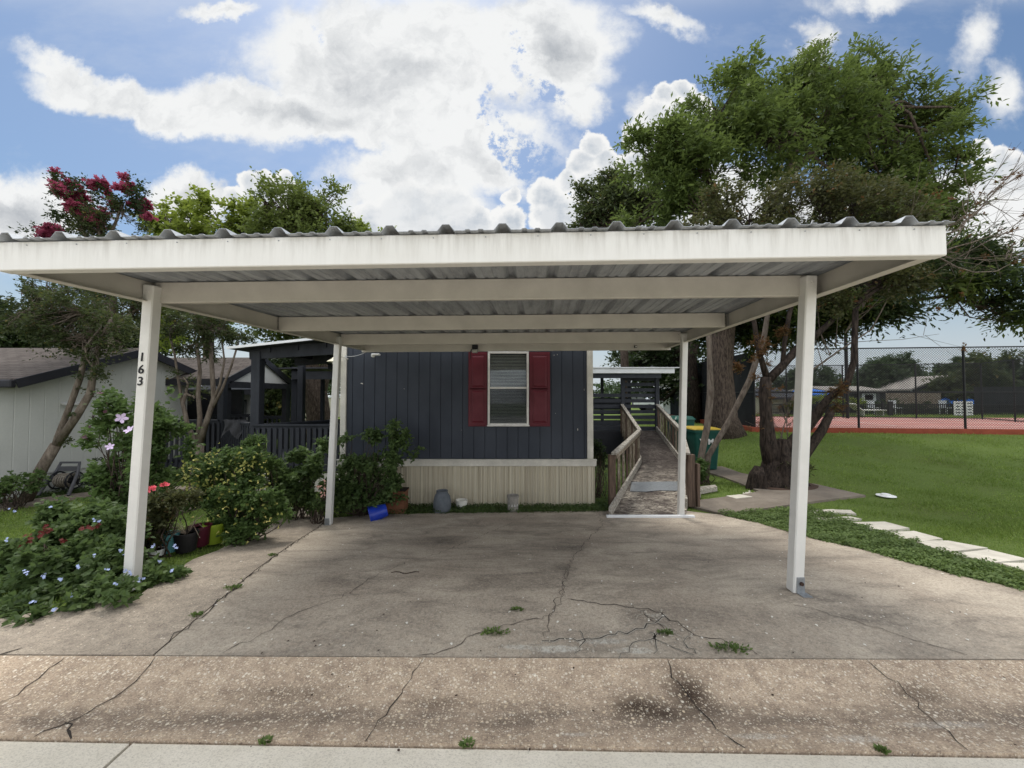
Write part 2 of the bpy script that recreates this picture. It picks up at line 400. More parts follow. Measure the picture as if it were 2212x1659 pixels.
# carport paint with dirt streaks running down
def paint_streak():
    m, nt = newmat('fascia_paint'); n = NT(nt); p = n.pos()
    s_ = n.noise(n.map(p, (7, 1, .6)), 3.2, 5, .7); sx = n.n('ShaderNodeSeparateXYZ', i_0=p).outputs[0]
    sz = n.n('ShaderNodeSeparateXYZ', i_0=p).outputs[2]
    top = n.ramp(sz, 2.38, 2.56, .15, 1)
    col = n.mix(n.math('MULTIPLY', n.ramp(s_, .44, .68, 0, .6), top), (.70, .69, .665), (.30, .275, .24))
    fin = n.noise(p, 260, 2, .6); b = n.noise(p, 3, 4)
    col = n.mix(n.ramp(b, .4, .7, 0, .22), col, (.55, .53, .48))
    n.out(col, .5, n.bump(fin, .25, .002), spec=.35)
    m, nt = newmat('galvanised'); n = NT(nt); p = n.pos()
    a = n.noise(n.map(p, (1.5, .35, 1)), 5, 6, .7, dist=.3); b = n.noise(n.map(p, (3, .8, 1)), 22, 5, .75)
    col = n.mix(n.ramp(a, .35, .65), (.40, .425, .46), (.23, .245, .27))
    col = n.mix(n.ramp(b, .5, .66, 0, .6), col, (.40, .41, .42))
    n.out(col, .55, n.bump(b, .2, .003), .25, .4)
paint_streak()
M('beam_paint', (.58, .55, .50), .18, 4, .5, fine=200, bump=.2)
M('post_paint', (.72, .71, .68), .12, 5, .45, fine=240, bump=.25)
M('zinc', (.35, .37, .39), .3, 25, .45, metal=.6)
M('bolt', (.08, .05, .04), .3, 40, .6, metal=.6)
M('black', (.008, .008, .01), .2, 10, .5); M('black_plastic', (.02, .021, .025), .3, 10, .45)
M('siding', (.043, .051, .068), .22, 1.3, .62, bump=.35, fine=140, stretch=(1, 1, .6), c2=(.024, .029, .040))
M('trim_white', (.66, .63, .56), .3, 4, .6); M('skirt', (.68, .63, .50), .3, 2.2, .55, stretch=(16, .1, .12), c2=(.40, .345, .26), fine=8)
M('shutter', (.115, .012, .022), .25, 5, .5); M('win_frame', (.72, .7, .66), .3, 9, .5)
M('blind', (.55, .54, .5), .15, 4, .6); M('dark_wood', (.034, .037, .046), .3, 5, .7, fine=40, stretch=(1, 1, .3))
M('porch_metal', (.05, .052, .06), .3, 4, .6); M('white_roof', (.78, .79, .8), .2, 4, .4)
M('nb_wall', (.47, .475, .445), .16, 1.6, .75, stretch=(1, 1, .5)); M('nb_dark', (.022, .022, .028), .3, 5, .6)
M('nb_white', (.6, .6, .57), .15, 3, .7); M('tan_wall', (.5, .45, .36), .2, 2, .8)
M('curtain', (.6, .58, .52), .2, 3, .8)
def shingles():
    m, nt = newmat('shingle'); n = NT(nt); p = n.pos()
    br = n.n('ShaderNodeTexBrick', i_Scale=1.0, i_Mortar_Size=.012, i_Brick_Width=.3, i_Row_Height=.125)
    n.put(br.inputs['Vector'], n.map(p, (1, 1.15, 1))); br.inputs['Color1'].default_value = (.085, .07, .063, 1); br.inputs['Color2'].default_value = (.125, .106, .096, 1); br.inputs['Mortar'].default_value = (.04, .033, .03, 1)
    v = n.noise(p, 3, 5, .7); f = n.noise(p, 60, 3, .7)
    col = n.mix(n.ramp(v, .4, .7, 0, .5), br.outputs[0], (.16, .14, .125)); col = n.mix(n.ramp(f, .45, .7, 0, .4), col, (.05, .04, .035))
    n.out(col, .95, n.bump(br.outputs['Fac'], -.6, .02), spec=.15)
    m, nt = newmat('glass'); n = NT(nt)
    gb = n.n('ShaderNodeBsdfGlossy'); gb.inputs['Roughness'].default_value = .03; gb.inputs[0].default_value = (.6, .65, .7, 1)
    tr = n.n('ShaderNodeBsdfTransparent'); tr.inputs[0].default_value = (.85, .87, .87, 1); mx = n.n('ShaderNodeMixShader'); mx.inputs[0].default_value = .035
    n.L.new(tr.outputs[0], mx.inputs[1]); n.L.new(gb.outputs[0], mx.inputs[2]); o = n.n('ShaderNodeOutputMaterial'); n.L.new(mx.outputs[0], o.inputs[0])
    # weathered wood
    m, nt = newmat('old_wood'); n = NT(nt); p = n.pos()
    a = n.noise(n.map(p, (9, 9, 1.2)), 4, 6, .7); b = n.noise(p, 7, 5, .7)
    col = n.mix(n.ramp(a, .38, .62), (.30, .25, .19), (.095, .07, .05)); col = n.mix(n.ramp(b, .52, .7, 0, .7), col, (.42, .39, .33))
    n.out(col, .9, n.bump(a, .6, .006), spec=.15)
    m, nt = newmat('rail_wood'); n = NT(nt); p = n.pos()
    a = n.noise(n.map(p, (6, 1.2, 6)), 6, 6, .7)
    col = n.mix(n.ramp(a, .36, .64), (.46, .43, .375), (.15, .128, .105)); n.out(col, .9, n.bump(a, .5, .006), spec=.15)
    m, nt = newmat('post_wood'); n = NT(nt); p = n.pos()
    a = n.noise(n.map(p, (22, 22, 1)), 3, 6, .7)
    col = n.mix(n.ramp(a, .36, .64), (.17, .118, .09), (.05, .036, .028)); n.out(col, .9, n.bump(a, .6, .006), spec=.15)
    m, nt = newmat('ramp_deck'); n = NT(nt); p = n.pos()
    a = n.noise(n.map(p, (1, 1.6, 1)), 7, 7, .72, dist=1.6); b = n.noise(p, 2.2, 4, .6); c = n.noise(p, 60, 3, .7)
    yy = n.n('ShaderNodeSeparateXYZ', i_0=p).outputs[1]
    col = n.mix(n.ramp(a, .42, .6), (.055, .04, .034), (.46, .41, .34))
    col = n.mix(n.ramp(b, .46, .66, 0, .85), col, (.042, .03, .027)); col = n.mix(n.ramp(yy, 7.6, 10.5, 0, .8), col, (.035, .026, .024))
    n.out(col, .85, n.bump(n.math('ADD', a, c), .5, .01), spec=.25)
    # bark
    for nm, c1, c2 in (('bark', (.125, .095, .075), (.035, .026, .022)), ('bark_dark', (.06, .045, .036), (.014, .011, .01)), ('bark_crepe', (.20, .165, .135), (.095, .075, .06))):
        m, nt = newmat(nm); n = NT(nt); p = n.pos()
        a = n.noise(n.map(p, (6, 6, 1.4)), 4 if nm != 'bark_crepe' else 2.5, 6, .7); c = n.noise(p, 40, 3)
        col = n.mix(n.ramp(a, .38, .62), c1, c2); n.out(col, .92, n.bump(n.math('ADD', a, n.math('MULTIPLY', c, .3)), .9, .03), spec=.12)
shingles()
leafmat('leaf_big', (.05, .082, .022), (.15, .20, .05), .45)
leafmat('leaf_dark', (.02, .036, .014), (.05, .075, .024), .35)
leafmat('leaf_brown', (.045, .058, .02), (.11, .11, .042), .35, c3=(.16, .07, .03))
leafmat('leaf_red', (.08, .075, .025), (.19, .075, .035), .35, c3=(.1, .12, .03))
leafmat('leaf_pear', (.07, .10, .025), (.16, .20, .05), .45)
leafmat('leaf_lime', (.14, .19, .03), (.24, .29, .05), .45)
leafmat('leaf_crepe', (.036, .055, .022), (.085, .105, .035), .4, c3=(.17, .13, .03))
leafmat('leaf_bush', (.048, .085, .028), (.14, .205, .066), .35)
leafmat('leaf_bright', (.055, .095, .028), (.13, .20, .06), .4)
leafmat('leaf_yellow', (.20, .24, .05), (.44, .43, .12), .4)
leafmat('leaf_magenta', (.20, .035, .07), (.42, .09, .16), .4, c3=(.25, .05, .05))
leafmat('leaf_cover', (.085, .135, .038), (.17, .235, .07), .3)
leafmat('leaf_fence', (.035, .06, .03), (.08, .115, .05), .3)
leafmat('grass_blade', (.145, .235, .045), (.29, .38, .09), .35, ns=.9)
M('petal_blue', (.42, .5, .78), .15, 20, .6); M('petal_pink', (.85, .16, .2), .15, 20, .6); M('petal_lilac', (.72, .58, .80), .2, 20, .6)
M('petal_dark', (.05, .006, .02), .2, 20, .6); M('petal_red', (.12, .012, .01), .3, 20, .7); M('petal_peach', (.72, .4, .33), .2, 20, .6)
M('petal_yellow', (.62, .56, .18), .2, 20, .6); M('petal_white', (.75, .72, .65), .2, 20, .7)
M('blue_plastic', (.012, .045, .42), .2, 6, .35, spec=.5); M('teal_pot', (.10, .28, .30), .2, 8, .5); M('black_pot', (.018, .016, .018), .3, 8, .5)
M('maroon_pot', (.09, .012, .025), .25, 8, .45); M('lime_pot', (.27, .36, .03), .2, 8, .5); M('grey_pot', (.13, .145, .165), .3, 12, .7)
M('stone_pot', (.30, .28, .25), .35, 14, .85); M('white_bowl', (.72, .70, .64), .2, 8, .6); M('terracotta', (.22, .095, .05), .35, 8, .8)
M('mulch', (.085, .05, .035), .5, 30, .95, bump=.8); M('soil', (.03, .02, .014), .4, 30, .95); M('bin_green', (.008, .085, .065), .2, 4, .45, spec=.4); M('bin_yellow', (.52, .37, .045), .2, 6, .45)
M('letter_white', (.8, .8, .78), .1, 6, .5); M('reel', (.10, .10, .11), .3, 10, .6); M('hose', (.24, .21, .17), .3, 12, .6); M('lamp_cream', (.78, .72, .55), .1, 8, .4)
M('lens', (.5, .5, .45), .2, 20, .3); M('wire', (.45, .45, .45), .2, 20, .5); M('chain', (.012, .012, .014), .2, 10, .5); M('screen', (.012, .014, .017), .3, 2, .9)
M('brick_red', (.3, .1, .06), .3, 8, .85); M('blue_fabric', (.03, .17, .62), .2, 4, .7); M('far_grey', (.11, .115, .12), .2, 2, .8); M('far_white', (.62, .64, .65), .2, 2, .7)
M('far_roof', (.33, .3, .27), .2, 2, .8); M('cloth_dark', (.05, .05, .055), .3, 20, .9); M('cloth_blue', (.3, .42, .6), .3, 20, .9); M('tan_roof', (.46, .34, .24), .2, 4, .8)
M('car_white', (.6, .62, .64), .1, 3, .25, spec=.5); M('car_glass', (.02, .022, .025), .1, 3, .1, spec=.6); M('tyre', (.015, .015, .016), .2, 20, .8)
# ================================================================== SETTING
import bmesh
def sheet(name, poly, dz, mat, cell=.25, thick=.1, label=None, kind='structure', zf=None, parent=None):
    bm = bmesh.new(); vs = [bm.verts.new((p[0], p[1], 0)) for p in poly]; bm.faces.new(vs)
    xs = [p[0] for p in poly]; ys = [p[1] for p in poly]
    def cuts(lo, hi, ax):
        L = []; 
        c = lo+cell
        while c < hi: L.append(c); c += cell*(1 if abs(c) < 8 else 4)
        for c in L:
            co = [0, 0, 0]; co[ax] = c; no = [0, 0, 0]; no[ax] = 1
            bmesh.ops.bisect_plane(bm, geom=bm.verts[:]+bm.edges[:]+bm.faces[:], plane_co=co, plane_no=no)
    if cell: cuts(min(ys), max(ys), 1); cuts(min(xs), max(xs), 0)
    bmesh.ops.triangulate(bm, faces=bm.faces[:])
    for v in bm.verts: v.co.z = (zf or T)(v.co.x, v.co.y)+dz
    if thick:
        ed = [e for e in bm.edges if len(e.link_faces) == 1]
        r = bmesh.ops.extrude_edge_only(bm, edges=ed)
        for v in r['geom']:
            if isinstance(v, bmesh.types.BMVert): v.co.z -= thick
    bmesh.ops.recalc_face_normals(bm, faces=bm.faces[:])
    me = bpy.data.meshes.new(name); bm.to_mesh(me); bm.free()
    n_up = sum(1 for p in me.polygons if p.normal.z > .5)
    if n_up < len(me.polygons)*.3: me.flip_normals()
    if parent is not None: me.transform(Matrix.Translation(-Vector(root_of(parent).location)))
    o = finish(me, name, mat, parent, None)
    if kind and parent is None: o['kind'] = kind
    if label: o['label'] = label
    return o
def g2(px, py): q = G(px, py); return (q[0], q[1])
def line_y(a, b):
    (x0, y0), (x1, y1) = a, b; k = (y1-y0)/(x1-x0); return lambda x: y0+k*(x-x0)
jy = line_y(g2(330, 1416), g2(2212, 1425)); sy_ = line_y(g2(0, 1600), g2(2212, 1632))
def rough_edge(pts, step=.12, amp=.012):
    out = []
    for a, b in zip(pts[:-1], pts[1:]):
        L = math.hypot(b[0]-a[0], b[1]-a[1]); n = max(1, int(L/step))
        for i in range(n):
            t = i/n; out.append((a[0]+(b[0]-a[0])*t+random.uniform(-amp, amp), a[1]+(b[1]-a[1])*t+random.uniform(-amp, amp)))
    out.append(pts[-1]); return out
gap = .006
# base lawn terrain
def grid_terrain():
    xs = np.unique(np.concatenate([-np.geomspace(.25, 300, 60), [0], np.geomspace(.25, 300, 60)]))
    ys = np.concatenate([np.linspace(-60, 0, 12), np.linspace(.3, 16, 64), np.geomspace(16.5, 400, 34)])
    XX, YY = np.meshgrid(xs, ys); ZZ = T(XX, YY)-.03
    ZZ = ZZ-.10*(YY < jy(XX))   # kept well under the street slabs
    nx, ny = len(xs), len(ys); V = np.stack([XX, YY, ZZ], -1).reshape(-1, 3)
    Fc = [(j*nx+i, j*nx+i+1, (j+1)*nx+i+1, (j+1)*nx+i) for j in range(ny-1) for i in range(nx-1)]
    me = bpy.data.meshes.new('ground'); me.from_pydata(V.tolist(), [], Fc); me.update()
    o = finish(me, 'ground', 'lawn', None, (0, 0, 0), True); o['kind'] = 'structure'; o['label'] = 'green mown lawn around the concrete driveway'
grid_terrain()
XL, XR = -40.0, 40.0
st = [(XL, -14), (XR, -14), (XR, sy_(XR)-gap), (6, sy_(6)-gap), (XL, sy_(XL)-gap)]
j0 = g2(285, 1606)[0]
sheet('street', [(j0+.004, -14), (XR, -14), (XR, sy_(XR)-gap), (j0+.004, sy_(j0)-gap)], 0, 'street', 0, label='pale concrete street slab')
sheet('street', [(XL, -14), (j0-.3, -14), (j0-.012, sy_(j0)-gap), (XL, sy_(XL)-gap)], 0, 'street', 0, label='pale concrete street slab left of the joint')
sheet('gutter', [(XL, sy_(XL)+gap), (XR, sy_(XR)+gap), (XR, jy(XR)-gap), (XL, jy(XL)-gap)], 0, 'gutter', .06 if False else 0, label='exposed aggregate gutter pan') if False else None
def strip_mesh(name, y0f, y1f, mat, label):
    xs = np.concatenate([np.linspace(XL, -5, 12)[:-1], np.linspace(-5, 6, 45), np.linspace(6, XR, 12)[1:]]); k = 9; V = []; Fc = []
    for x in xs:
        for j in range(k):
            y = y0f(x)+(y1f(x)-y0f(x))*j/(k-1); t = j/(k-1)
            V.append((x, y, -.034*math.sin(math.pi*min(1, t/1.0))**1.3+.012*t))
        V.append((x, y0f(x), -.12)); V.append((x, y1f(x), -.12))
    w = k+2
    for i in range(len(xs)-1):
        for j in range(k-1): Fc.append((i*w+j, (i+1)*w+j, (i+1)*w+j+1, i*w+j+1))
        Fc.append((i*w+k, (i+1)*w+k, (i+1)*w, i*w)); Fc.append((i*w+k-1, (i+1)*w+k-1, (i+1)*w+k+1, i*w+k+1))
    me = bpy.data.meshes.new(name); me.from_pydata(V, [], Fc); me.update(); o = finish(me, name, mat, None, (0, 0, 0)); o['kind'] = 'structure'; o['label'] = label
strip_mesh('gutter', lambda x: sy_(x)+gap, lambda x: jy(x)-gap, 'gutter', 'pebbly tan exposed aggregate gutter pan along the street')
# driveway pad and the older strip on its left
jl = [g2(*q) for q in ((330, 1416), (420, 1340), (505, 1272), (560, 1225), (640, 1168), (708, 1122))]
jl[0] = (jl[0][0], jy(jl[0][0])+gap)
right_edge = [g2(*q) for q in ((1482, 1103), (1560, 1112), (1640, 1129), (1700, 1147), (1770, 1166), (1850, 1183), (1960, 1214), (2060, 1241), (2150, 1259), (2212, 1276), (2330, 1318))]
PAD = [(x+gap, y) for x, y in jl]+[g2(712, 1119), g2(800, 1112), g2(950, 1108), g2(1160, 1105), g2(1300, 1103)]+rough_edge(right_edge, .15, .02)
xr = right_edge[-1][0]; PAD += [(xr+.6, jy(xr)+.35), (xr+.9, jy(xr+.9)+gap)]
PAD = PAD[::-1]
sheet('driveway', PAD, 0, 'driveway', .22, label='stained cracked concrete driveway pad under the carport')
STRIP = [(x-gap, y+gap*.5) for x, y in jl]+[g2(690, 1108), g2(650, 1098), g2(610, 1120), g2(560, 1143)]+rough_edge([g2(500, 1172), g2(470, 1188), g2(420, 1208), g2(370, 1240), g2(290, 1290), g2(200, 1300), g2(90, 1322), g2(0, 1338), g2(-150, 1366)], .15, .02)
xs0 = STRIP[-1][0]; STRIP += [(xs0-.5, jy(xs0)+.15), (xs0-.6, jy(xs0-.6)+gap), (STRIP[0][0]-.01, jy(STRIP[0][0])+gap)]
STRIP = STRIP[:1]+STRIP[1:]
sheet('driveway_strip', STRIP, 0, 'strip', .22, label='older exposed aggregate strip left of the driveway joint')
# walk on the right
WALK = [g2(*q) for q in ((1480, 1090), (1560, 1111), (1640, 1101), (1870, 1071), (1760, 1046), (1690, 1040), (1600, 1022), (1560, 1008), (1500, 1012), (1560, 1030), (1600, 1045), (1640, 1062), (1610, 1068), (1490, 1083))]
sheet('path', WALK, .012, 'walk', .4, label='grey concrete path beyond the ramp, right of the driveway')
LPATH = [g2(*q) for q in ((-200, 1125), (0, 1102), (120, 1082), (235, 1068), (330, 1060), (430, 1058), (430, 1050), (330, 1052), (235, 1059), (120, 1072), (0, 1090), (-200, 1110))]
sheet('path', LPATH, .012, 'walk', .5, label='narrow pale garden path beside the white neighbouring house')
LPATH2 = [g2(*q) for q in ((360, 1118), (470, 1080), (560, 1075), (560, 1060), (440, 1066), (350, 1092))]
sheet('path', LPATH2, .012, 'walk', .5, label='short piece of garden path behind the flower pots')
# court
c0 = np.array([9.0, 14.3]); c1 = np.array([24.0, 12.75]); dn = (c1-c0)/np.linalg.norm(c1-c0); nn_ = np.array([-dn[1], dn[0]])
CZ = .27
cA = c0; cB = c0+dn*22; cC = cB+nn_*9.5; cD = c0+nn_*9.5-dn*.4
sheet('court', [tuple(cA), tuple(cB), tuple(cC), tuple(cD)], 0, 'court', 0, .5, zf=lambda x, y: CZ, label='red painted tennis court surface')
def on_court(u, v, z=0): q = c0+dn*u+nn_*v; return (q[0], q[1], CZ+z)
mb = MB()
for (u0, v0, u1, v1) in ((1.5, 1.6, 20, 1.6), (1.5, 8.2, 20, 8.2), (1.5, 1.6, 1.5, 8.2), (1.5, 2.7, 20, 2.7), (1.5, 7.1, 20, 7.1), (7, 2.7, 7, 7.1), (7, 4.9, 20, 4.9), (13, 1.6, 13, 8.2)):
    mb.bar(on_court(u0, v0, .004), on_court(u1, v1, .004), .07, .004)
o = mb.build('court_lines', 'white_line', origin=on_court(5, 2)); o['kind'] = 'structure'
cb = MB(); cb.bar((*(c0-dn*.12), CZ-.06), (*(cB), CZ-.06), .22, .36); cb.bar((*(c0-nn_*.12-dn*.05), CZ-.062), (*(cD-dn*.05), CZ-.062), .22, .36)
tag(cb.build('curb', 'red_curb', origin=(9, 14.3, 0)), 'low red painted concrete curb around the tennis court', 'curb')
# cracks in the concrete (thin dark strips just above it, parts of the slab they cross)
def crack(pts, w, mat='crack', dz=.004, amp=.02, zf=T):
    m = MB(); q = [g2(*p) for p in pts]; r = []
    for a, b in zip(q[:-1], q[1:]):
        n = max(2, int(math.hypot(b[0]-a[0], b[1]-a[1])/.045))
        for i in range(n): r.append((a[0]+(b[0]-a[0])*i/n+random.gauss(0, amp*.7), a[1]+(b[1]-a[1])*i/n+random.gauss(0, amp*.7)))
    r.append(q[-1]); L = []
    for i, p in enumerate(r):
        a = r[max(i-1, 0)]; b = r[min(i+1, len(r)-1)]; d = math.hypot(b[0]-a[0], b[1]-a[1]) or 1
        nx, ny = -(b[1]-a[1])/d, (b[0]-a[0])/d; ww = w*random.uniform(.35, 1.3)*(.5 if i in (0, len(r)-1) else 1)*.5
        for s_ in (-1, 1): x, y = p[0]+nx*ww*s_, p[1]+ny*ww*s_; L.append((x, y, float(zf(x, y))+dz))
    m.add(L, [(2*i, 2*i+1, 2*i+3, 2*i+2) for i in range(len(r)-1)]); return m
def gz(x, y):
    t = (y-sy_(x))/(jy(x)-sy_(x)); t = min(max(t, 0), 1); return -.034*math.sin(math.pi*t)**1.3+.012*t
drv = [o for o in COL.objects if o.name == 'driveway'][0]; gut = [o for o in COL.objects if o.name == 'gutter'][0]; stp = [o for o in COL.objects if o.name == 'driveway_strip'][0]
for pts, w, mt in ([[(712, 1122), (640, 1170), (560, 1227), (505, 1274), (430, 1335), (330, 1416)], .016, 'crack'],
                   [[(1160, 1106), (1080, 1140), (1010, 1170), (950, 1195), (880, 1215), (800, 1250), (740, 1290), (650, 1320), (560, 1370), (480, 1412)], .010, 'crack_soft'],
                   [[(1290, 1104), (1302, 1135), (1280, 1155), (1240, 1200), (1222, 1250), (1200, 1300), (1185, 1340), (1178, 1385)], .011, 'crack_soft'],
                   [[(1222, 1292), (1300, 1305), (1380, 1315), (1440, 1330), (1500, 1375), (1560, 1385), (1636, 1415)], .013, 'crack'],
                   [[(1690, 1300), (1760, 1320), (1850, 1345), (1950, 1378), (2090, 1416)], .008, 'crack_soft'],
                   [[(900, 1418), (980, 1400), (1030, 1370), (1100, 1350), (1190, 1330)], .010, 'crack_soft'],
                   [[(1178, 1385), (1260, 1380), (1330, 1372), (1400, 1352), (1440, 1332)], .012, 'crack'],
                   [[(1240, 1418), (1262, 1380), (1252, 1362)], .008, 'crack'], [[(1330, 1418), (1375, 1385), (1420, 1372), (1456, 1360)], .009, 'crack'],
                   [[(1418, 1416), (1416, 1380), (1400, 1366)], .012, 'crack'], [[(1416, 1380), (1460, 1400), (1500, 1416)], .009, 'crack'], [[(1500, 1416), (1478, 1385), (1500, 1372)], .010, 'crack'],
                   [[(1120, 1417), (1150, 1392), (1210, 1380)], .008, 'crack_pale'], [[(1290, 1390), (1350, 1360), (1385, 1320)], .012, 'crack_pale'], [[(1380, 1318), (1440, 1352), (1476, 1380)], .016, 'crack_pale'],
                   [[(1190, 1330), (1215, 1300), (1220, 1230)], .008, 'crack_soft'], [[(1500, 1160), (1600, 1175), (1680, 1200)], .005, 'crack_soft'], [[(1360, 1300), (1420, 1345), (1436, 1360)], .007, 'crack']):
    if min(p[1] for p in pts) > 1310 and mt == 'crack': st_r = random.getstate(); crack(pts, w*1.9, 'crack_pale', dz=.003, amp=.022).build('crack', 'crack_pale', drv); random.setstate(st_r)
    crack(pts, w*.62, mt, amp=.022).build('crack', mt, drv)
for pts, w in ([[(0, 1525), (60, 1480), (110, 1440), (140, 1421)], .010], [[(75, 1602), (170, 1560), (240, 1510), (290, 1470), (335, 1420)], .009], [[(790, 1608), (820, 1560), (870, 1500), (890, 1450), (915, 1422)], .008], [[(1610, 1622), (1545, 1580), (1490, 1510), (1450, 1460), (1442, 1424)], .010], [[(2100, 1628), (2030, 1570), (1960, 1500), (1870, 1424)], .006], [[(150, 1605), (152, 1580), (140, 1570)], .014]):
    m_ = crack(pts, w*.7, zf=gz, amp=.014); m_.build('crack', 'crack', gut)
crack([(0, 1412), (30, 1405), (48, 1400)], .01).build('crack', 'crack', stp)
crack([(600, 1118), (650, 1112), (690, 1100)], .01).build('crack', 'crack', stp)
# ================================================================== CARPORT
def V3(*a): return Vector([float(q) for q in a])
rows = {'f': ((-3.035, 2.285), (2.425, 2.165)), 'p': ((-2.965, 3.13), (2.46, 3.09)), 'm': ((-2.84, 4.58), (2.58, 4.55)), 'r': ((-2.70, 5.93), (2.665, 5.93)), 'e': ((-2.60, 6.70), (2.745, 6.70))}
ZB, ZT = 2.365, 2.54
def zl(y, right): return (2.385 if right else 2.335)+(.02 if right else .03)*(y-2.2)/4.5
cport = thing('carport', 'white steel carport with four posts and a corrugated metal roof over the driveway', 'carport', (-.2, 4.4, 0))
BH = .172
def beam(name, a, b, w, parent=cport, h=BH, mat='beam_paint', bev=.006, lip=True, dz=0):
    m = MB(); A = V3(a[0], a[1], a[2]+h/2+dz); B_ = V3(b[0], b[1], b[2]+h/2+dz); m.bar(A, B_, w, h, bev=bev); return m.build(name, mat, parent)
def pt(row, side, inset=0, fwd=0):
    (xl, yl), (xr_, yr) = rows[row]; x, y = (xl, yl) if side == 0 else (xr_, yr); d = inset if side == 0 else -inset
    return (x+d, y+fwd, zl(y, side == 1))
# fascia and side channels
a, b = pt('f', 0), pt('f', 1)
m = MB(); m.bar(V3(a[0]-.03, a[1], a[2]+BH/2), V3(b[0]+.03, b[1], b[2]+BH/2), .035, BH, bev=.005); m.bar(V3(a[0]-.03, a[1]+.025, a[2]+.004), V3(b[0]+.03, b[1]+.025, b[2]+.004), .05, .008)
m.build('fascia', 'fascia_paint', cport)
for s_ in (0, 1):
    m = MB(); e = -.0 if s_ == 0 else 0
    q0 = pt('f', s_, 0, .022); q1 = pt('e', s_, 0, -.02)
    m.bar(V3(q0[0], q0[1], q0[2]+BH/2), V3(q1[0], q1[1], q1[2]+BH/2), .03, BH, bev=.004)
    sg = 1 if s_ == 0 else -1
    m.bar(V3(q0[0]-sg*.0+sg*.03, q0[1]+.02, q0[2]-.0+.003), V3(q1[0]+sg*.03, q1[1], q1[2]+.003), .07, .006)
    m.build('side_beam', 'beam_paint', cport)
for r_, fw in (('p', 0), ('m', 0), ('r', 0)):
    q0, q1 = pt(r_, 0, .06), pt(r_, 1, .06)
    m = MB(); dz = .0
    m.bar(V3(q0[0], q0[1], q0[2]+BH/2), V3(q1[0], q1[1], q1[2]+BH/2), .05, BH-.004, bev=.005); m.build('cross_beam', 'beam_paint', cport)
q0, q1 = pt('e', 0), pt('e', 1); m = MB(); m.bar(V3(q0[0]-.02, q0[1], q0[2]+BH/2-.02), V3(q1[0]+.02, q1[1], q1[2]+BH/2-.02), .035, BH+.02, bev=.004)
m.build('rear_fascia', 'beam_paint', cport)
for r_ in ('p', 'm', 'r'):
    for s_ in (0, 1):
        q = pt(r_, s_, .10 if r_ != 'm' else .06); m = MB()
        for dz_s in (.04, .12): m.tube([V3(q[0], q[1]-.026, q[2]+dz_s), V3(q[0], q[1]-.032, q[2]+dz_s)], .006, 6)
        m.box(V3(q[0]-(.035 if s_ == 0 else -.035), q[1]-.0275, q[2]+BH/2), (.004, .003, BH-.01)); m.build('screws', 'zinc', cport)['kind'] = 'stuff'
m = MB()
for i in range(18):
    t = (i+.5)/18; q = pt('f', 0); q2 = pt('f', 1); m.tube([V3(q[0]+(q2[0]-q[0])*t, q[1]+(q2[1]-q[1])*t-.018, q[2]+(q2[2]-q[2])*t+BH-.022), V3(q[0]+(q2[0]-q[0])*t, q[1]+(q2[1]-q[1])*t-.021, q[2]+(q2[2]-q[2])*t+BH-.022)], .0035, 6)
m.build('screws', 'zinc', cport)['kind'] = 'stuff'
# corrugated sheet: trapezoid ribs along the depth
def roof_profile(x0, x1, n):
    pr = []; w = (x1-x0)/n
    for i in range(n):
        b = x0+w*i+w*.12
        pr += [(b, 0), (b+.030, .037), (b+.068, .037), (b+.098, 0)]
        for k in (1, 2): c = b+.098+(w-.098)*k/3; pr += [(c-.018, 0), (c-.010, .007), (c+.010, .007), (c+.018, 0)]
    pr.append((x1+.01, 0)); return [(x0-.01, 0)]+pr
m = MB(); N_ = 17; pf = roof_profile(0, 1, 1); prf = roof_profile(0, 5.55, N_); W5 = 5.55
ys = [('f', -.05), ('p', 0), ('m', 0), ('r', 0), ('e', .04)]; Vv = []
for (r_, fw) in ys:
    q0, q1 = pt(r_, 0, -.03, fw), pt(r_, 1, -.03, fw)
    for (x, h) in prf:
        t = (x+.0)/W5; Vv.append((q0[0]+(q1[0]-q0[0])*t, q0[1]+(q1[1]-q0[1])*t, q0[2]+(q1[2]-q0[2])*t+BH+.003+h))
k = len(prf); m.add(Vv, [(i*k+j, i*k+j+1, (i+1)*k+j+1, (i+1)*k+j) for i in range(len(ys)-1) for j in range(k-1)])
o = m.build('roof_sheet', 'galvanised', cport); sol = o.modifiers.new('thick', 'SOLIDIFY'); sol.thickness = .0025; sol.offset = 1
